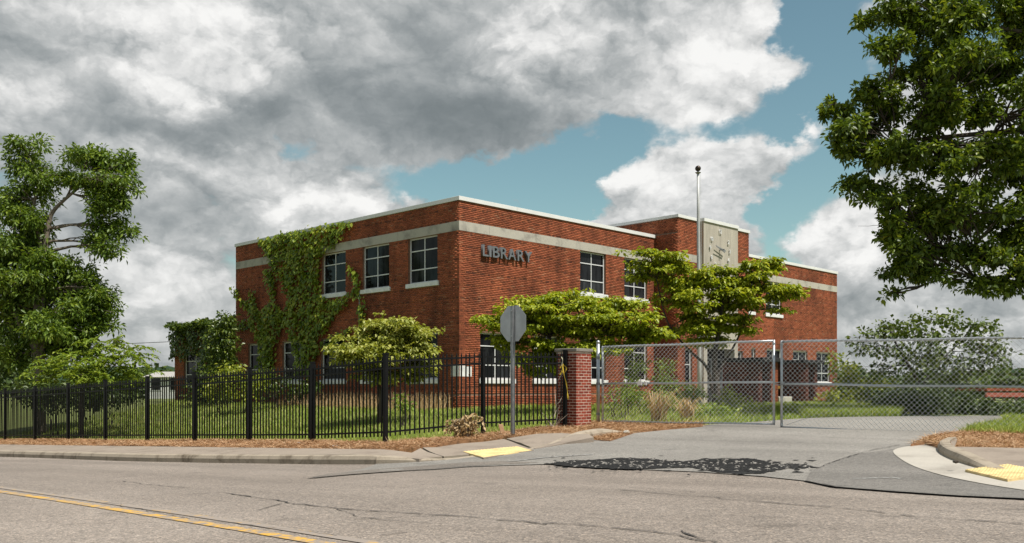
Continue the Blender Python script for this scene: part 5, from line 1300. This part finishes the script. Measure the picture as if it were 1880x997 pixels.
def dry_clump(u, v, d, h, spr, n, label, w=.026):
    c = at(u, v, d); x, y = c.x, c.y; z = gz(x, y)+.0; t = thing('dry_grass_clump', label, 'dry grass', (x, y, z), 'dry straw-coloured grass clumps by the left gate leaf')
    mb = MB()
    for i in range(n):
        a = random.uniform(0, 6.283); r = random.uniform(.2, 1)*spr; hh = h*random.uniform(.45, 1); b = Vector((x+random.gauss(0, .08), y+random.gauss(0, .08), z-.03))
        e = Vector((math.cos(a), math.sin(a), 0)); s_ = Vector((-e.y, e.x, 0))*w*random.uniform(.5, 1)
        pts = [b, b+e*r*.25+Vector((0, 0, hh*.6)), b+e*r*.6+Vector((0, 0, hh*.95)), b+e*r+Vector((0, 0, hh*random.uniform(.5, .95)))]
        k = len(mb.v)
        for j, p in enumerate(pts): mb.v += [tuple(p-s_*(1-j*.28)), tuple(p+s_*(1-j*.28))]
        mb.f += [(k+2*j, k+2*j+1, k+2*j+3, k+2*j+2) for j in range(3)]
    me = bpy.data.meshes.new('blades'); me.from_pydata(mb.v, [], mb.f); me.update(); mesh_obj('blades', me, LM['dry'], t)
dry_clump(1208, 772, 23.6, .95, .75, 75, 'tall arching dry grass clump behind the left gate leaf')
dry_clump(1262, 772, 24.2, .68, .8, 85, 'lower spreading dry grass clump nearer the gate centre')
dry_clump(1120, 780, 22.2, .16, .5, 50, 'flattened dry grass at the foot of the gate post', .014)
dry_clump(1850, 812, 16.9, .12, .5, 60, 'flattened dry grass on the right mulch bed', .012)

def dead_shrub():
    c = at(855, 797, 19.9); x, y = c.x, c.y; z = gz(x, y)+.1; t = thing('dead_shrub', 'withered brown curled shrub against the iron fence', 'dead shrub', (x, y, z))
    mb = MB(); P, Dv, Nv, Ln = [], [], [], []
    for i in range(34):
        a = random.uniform(0, 6.283); r = random.uniform(.08, .32); h = random.uniform(.25, .62); b = Vector((x+random.gauss(0, .05), y+random.gauss(0, .05), z-.03))
        e = Vector((math.cos(a), math.sin(a), 0)); pts = [b, b+e*r*.5+Vector((0, 0, h*.75)), b+e*r*.9+Vector((0, 0, h)), b+e*r*1.25+Vector((0, 0, h*.8)), b+e*r*1.3+Vector((0, 0, h*.55))]
        cp = catmull(pts, 4); mb.tube(cp, list(np.linspace(.012, .004, len(cp))), 4)
        for q in cp[5:]:
            for _ in range(2): P.append(tuple(q)); Dv.append((random.gauss(0, 1), random.gauss(0, 1), -.8)); Nv.append((random.gauss(0, 1), random.gauss(0, 1), .5)); Ln.append(random.uniform(.05, .12))
    mb.build('stem', MAT['bark_pale'], t)
    mesh_obj('withered_leaves', leaves_mesh('withered_leaves', np.array(P), np.array(Dv), np.array(Nv), np.array(Ln), np.array(Ln)*.45, .3), LM['dry'], t)
dead_shrub()

# dead vine, caution tape, timber and bits by the pier
ex, ey = E.x, E.y
t = thing('dead_vine', 'bleached dead vine stem leaning on the fence end post', 'dead vine', (ex-.25, ey-.2, gz(ex-.25, ey-.2)))
mb = MB()
for k in range(3):
    b = Vector((ex-.25+random.gauss(0, .12), ey-.22+random.gauss(0, .06), gz(ex-.2, ey-.2)+.08)); e = Vector((ex-.06+random.gauss(0, .05), ey-.12, random.uniform(1.0, 2.35)))
    branch(mb, b, e, .012, .005, .02, 7, 5, .06)
for k in range(9):
    b = Vector((ex-.28, ey-.25, gz(ex-.25, ey-.25)+.1)); branch(mb, b, b+Vector((random.gauss(0, .3), random.gauss(0, .15), random.uniform(.1, .5))), .012, .004, .05, 4, 4, .1)
mb.build('stem', plain('bleached_wood', (.36, .31, .25), .9, var=.3, sc=8), t)
def ribbon(t, name, pts, w, mat):
    cp = catmull(pts, 6); mb = MB()
    for i, p in enumerate(cp):
        p = Vector(p); ww = w*(.6+.4*math.sin(i*.7)); tw = math.sin(i*.45)*.8; s_ = Vector((math.cos(tw), math.sin(tw)*.5, 0))*ww
        mb.v += [tuple(p-s_), tuple(p+s_)]
    mb.f = [(2*i, 2*i+1, 2*i+3, 2*i+2) for i in range(len(cp)-1)]
    o = mb.build(name, mat, t); m = o.modifiers.new('s', 'SOLIDIFY'); m.thickness = .002
tp = thing('caution_tape', 'torn yellow plastic tape knotted on the fence end post', 'tape', (ex, ey, 1.9))
ym = plain('tape_yellow', (.50, .36, .03), .45, var=.3, sc=9)
Pt = lambda u, v, dd=-.14: tuple(at(u, v, ey+dd))
ribbon(tp, 'tail', [Pt(1033, 672), Pt(1036, 690), Pt(1040, 705), Pt(1042, 722), Pt(1043, 734)], .018, ym)
ribbon(tp, 'tail', [Pt(1034, 668), Pt(1032, 680), Pt(1028, 688), Pt(1033, 684)], .016, ym)
ribbon(tp, 'knot', [Pt(1028, 676), Pt(1033, 670), Pt(1040, 676), Pt(1036, 684), Pt(1030, 680)], .02, ym)
ribbon(tp, 'tail', [Pt(1031, 655), Pt(1033, 662), Pt(1031, 672)], .014, plain('faded_tape', (.55, .52, .36), .5))
pb = at(922, 792, 20.2); zz = gz(pb.x, pb.y)+.1
o = thing('timber_offcut', 'short broken timber offcut standing by the fence foot', 'timber', (pb.x, pb.y, zz))
mb = MB(); mb.obox((pb.x, pb.y, zz+.14), (.05, .01, .0), (-.004, .02, 0), (-.04, .0, .15)); mb.build('plank', plain('raw_timber', (.42, .25, .14), .8), o, bevel=.008)
MB().obox((pb.x+.0, pb.y+.02, zz+.03), (.09, .02, 0), (-.01, .05, 0), (0, 0, .05)).build('block', MAT['bark'], o, bevel=.015)
bb = at(830, 797, 19.75); zz = gz(bb.x, bb.y)+.12
o = thing('black_edging', 'black board lying along the foot of the iron fence', 'edging', (bb.x, bb.y, zz)); dv = (E-K).normalized()
MB().obox((bb.x, bb.y, zz+.03), Vector((dv.x, dv.y, .02))*.42, Vector((-dv.y, dv.x, 0))*.04, (0, 0, .05)).build('board', MAT['black_iron'], o, bevel=.01)
def stone(u, v, r, label, mat, name='stone', cat='stone', off=.0):
    x, y = onground(u, v, off); z = gz(x, y)+off; t = thing(name, label, cat, (x, y, z))
    bm = bmesh.new(); bmesh.ops.create_icosphere(bm, subdivisions=2, radius=r)
    for vv in bm.verts: vv.co *= random.uniform(.8, 1.15); vv.co.z *= .6; vv.co += Vector((x, y, z+r*.4))
    me = bpy.data.meshes.new('rock'); bm.to_mesh(me); bm.free(); mesh_obj('rock', me, mat, t)
stone(1150, 796, .07, 'small grey stone at the kerb end beside the driveway', MAT['belt'], off=.03)
stone(1755, 850, .035, 'small dark stone on the right corner sidewalk', MAT['bark'], off=.12)
def litter(u, v, label, sx_=.09):
    x, y = onground(u, v, .12); z = gz(x, y)+.135; t = thing('paper_scrap', label, 'litter', (x, y, z), 'paper litter on the mulch')
    mb = MB(); m = 4
    for i in range(m+1):
        for j in range(3): mb.v.append((x+(i/m-.5)*sx_*2, y+(j-1)*.05, z+.02+random.uniform(0, .03)))
    mb.f = [(i*3+j, i*3+j+1, i*3+j+4, i*3+j+3) for i in range(m) for j in range(2)]
    mb.build('sheet', MAT['sill'], t)
litter(614, 823, 'crumpled white paper scrap on the mulch beside the sidewalk')
litter(548, 817, 'small white paper scrap on the mulch near a fence post', .06)

# ------------------------------------------------------------------ background
hill_m, nt, b, NN, L = new_mat('far_woods')
n_ = geo_nz(nt, .06, 6, .7, (1, 1, 2.5)); L(rampn(nt, n_, [(.35, (.018, .035, .022)), (.65, (.055, .085, .045))]), b.inputs['Base Color']); b.inputs['Roughness'].default_value = 1
b.inputs['Specular IOR Level'].default_value = 0
def hills():
    mb = MB(); N_ = 360
    for row, (R, hs, ph) in enumerate(((520, 0, 0), (560, 12, 1), (700, 15, 2), (950, 26, 3), (1300, 34, 4))):
        for i in range(N_+1):
            a = math.radians(-75+150*i/N_); h = hs*(.55+.25*math.sin(a*5+ph)+.18*math.sin(a*13+ph*2)+.06*math.sin(a*41))+ (random.uniform(-1, 1)*hs*.06)
            mb.v.append((R*math.sin(a), R*math.cos(a), -2.2+max(0, h) if row else -3))
    for r in range(4):
        for i in range(N_): k = r*(N_+1)+i; mb.f.append((k, k+1, k+N_+2, k+N_+1))
    tag(mb.build('hills', hill_m), kind='structure')
hills()
def far_tree(u, d, h, w, lab):
    c = at(u, HZ, d); bz = gz(c.x, c.y); t = thing('distant_tree', lab, 'tree', (c.x, c.y, bz), 'distant tree line')
    MB().tube([(c.x, c.y, bz-.2), (c.x, c.y, bz+h*.5)], [w*.06, w*.03], 6).build('trunk', MAT['bark'], t)
    m = 90; P = rand_unit(m)*rng.uniform(.5, 1, m)[:, None]*np.array([w, w, h*.42])+np.array([c.x, c.y, bz+h*.58])
    B, Dv, Nv, Ln = clusters_to_leaves(P, 'droop', 9, w*.22, w*.18); mesh_obj('crown', leaves_mesh('crown', B, Dv, Nv, Ln, Ln*.7, .2), LM['dark'], t)
spots = [(-20, 62, 4.6, 2.6), (35, 80, 4.5, 3), (275, 95, 4.4, 3), (305, 110, 4, 3), (1560, 95, 3.6, 4), (1605, 120, 4.2, 5), (1660, 110, 4, 5), (1715, 125, 4.4, 5), (1760, 100, 3.6, 4), (1812, 110, 4.2, 5), (1850, 95, 3.8, 4), (1890, 105, 4.4, 5)]
ordn = ['at the far left frame edge', 'left of the forked tree trunk', 'between the left trees and the white house', 'right behind the white house', 'just right of the library end wall', 'behind the sunlit vine shrub', 'left behind the sparse tree', 'directly behind the sparse tree', 'right behind the sparse tree', 'beside the small pale roof', 'behind the red canopy left end', 'behind the red canopy middle']
for (u, d, h, w), od in zip(spots, ordn): far_tree(u, d, h, w, 'distant dark tree '+od)
def house(u, d, w, h, roofh, wallm, roofm, label, windows=2):
    c = at(u, HZ, d); bz = gz(c.x, c.y)-.1; t = thing('distant_house', label, 'house', (c.x, c.y, bz)); fr = (Vector((c.x-w/2, c.y)), Vector((1, 0)), Vector((0, -1)))
    MB().fbox(fr, 0, w, bz, bz+h, -w*.7, 0).build('wall', wallm, t)
    mb = MB(); x0, x1, y0, y1 = c.x-w/2-.3, c.x+w/2+.3, c.y-.3, c.y+w*.7+.3; ym_ = (y0+y1)/2; z = bz+h+.005
    mb.add([(x0, y0, z), (x1, y0, z), (x1, y1, z), (x0, y1, z), (x0+.8, ym_, z+roofh), (x1-.8, ym_, z+roofh)], [(0, 1, 5, 4), (2, 3, 4, 5), (1, 2, 5), (3, 0, 4), (3, 2, 1, 0)]); mb.build('roof', roofm, t)
    for i in range(windows):
        a = w*(i+.5)/windows-.5; f = MB().fbox(fr, a, a+1.0, bz+1.0, bz+2.2, -.05, .03).build('window', MAT['white_frame'], t); MB().fbox(fr, a+.08, a+.92, bz+1.08, bz+2.12, -.02, .045).build('pane', MAT['glass'], f)
white_wall = plain('white_siding', (.62, .62, .60), .7); tile = plain('pale_shingle', (.30, .22, .17), .9); tile2 = plain('grey_shingle', (.35, .33, .31), .9)
house(304, 82, 3.4, 2.2, .5, white_wall, tile2, 'small white house seen through the fence left of the low wing')
house(1797, 118, 4.6, 3.2, .9, plain('tan_wall', (.35, .28, .22), .8), tile, 'distant house with a small pale hipped roof behind the trees')
def canopy():
    d = 56; c = at(1905, HZ, d); bz = gz(c.x, c.y); x0 = at(1812, 700, d).x; x1 = x0+9
    t = thing('red_canopy', 'long low red canopy on brick columns beyond the lot at right', 'canopy', (c.x, c.y, bz)); rm = plain('red_fascia', (.40, .11, .08), .7); bm_ = MAT['brick']
    zt, zb = at(0, 712, d).z-.02, at(0, 727, d).z
    MB().obox(((x0+x1)/2, d+2, (zt+zb)/2+.15), ((x1-x0)/2, 0, 0), (0, 2, 0), (0, 0, (zt-zb)/2-.15)).build('roof', bm_, t); MB().obox(((x0+x1)/2, d-.05, zb+.07), ((x1-x0)/2+.1, 0, 0), (0, .1, 0), (0, 0, .13)).build('fascia', rm, t)
    for u in (1828, 1850, 1869, 1888, 1907): p = at(u, 730, d); MB().obox((p.x, d+.3, (zb+bz-.2)/2), (.11, 0, 0), (0, .11, 0), (0, 0, (zb-bz+.2)/2)).build('column', bm_, t)
canopy()
a = C0+UL*(LEFT_LEN+WING_LEN-.2)-NL*.6; wz = at(316, 627, a.y).z
t = thing('overhead_wire', 'thin overhead service wire running left from the low wing', 'wire', (a.x, a.y, wz))
pl = at(-120, 620, 60)
MB().tube([Vector((a.x, a.y, wz)).lerp(Vector((pl.x, pl.y, pl.z)), i/14)-Vector((0, 0, .9*math.sin(math.pi*i/14)*.35)) for i in range(15)], .016, 5).build('cable', MAT['black_iron'], t)
up_ = thing('utility_pole', 'wooden utility pole carrying the service wire left of the frame', 'pole', (pl.x, pl.y, gz(pl.x, pl.y)))
MB().tube([(pl.x, pl.y, gz(pl.x, pl.y)-.3), (pl.x, pl.y, pl.z+.6)], [.15, .1], 10).build('shaft', MAT['bark_pale'], up_)
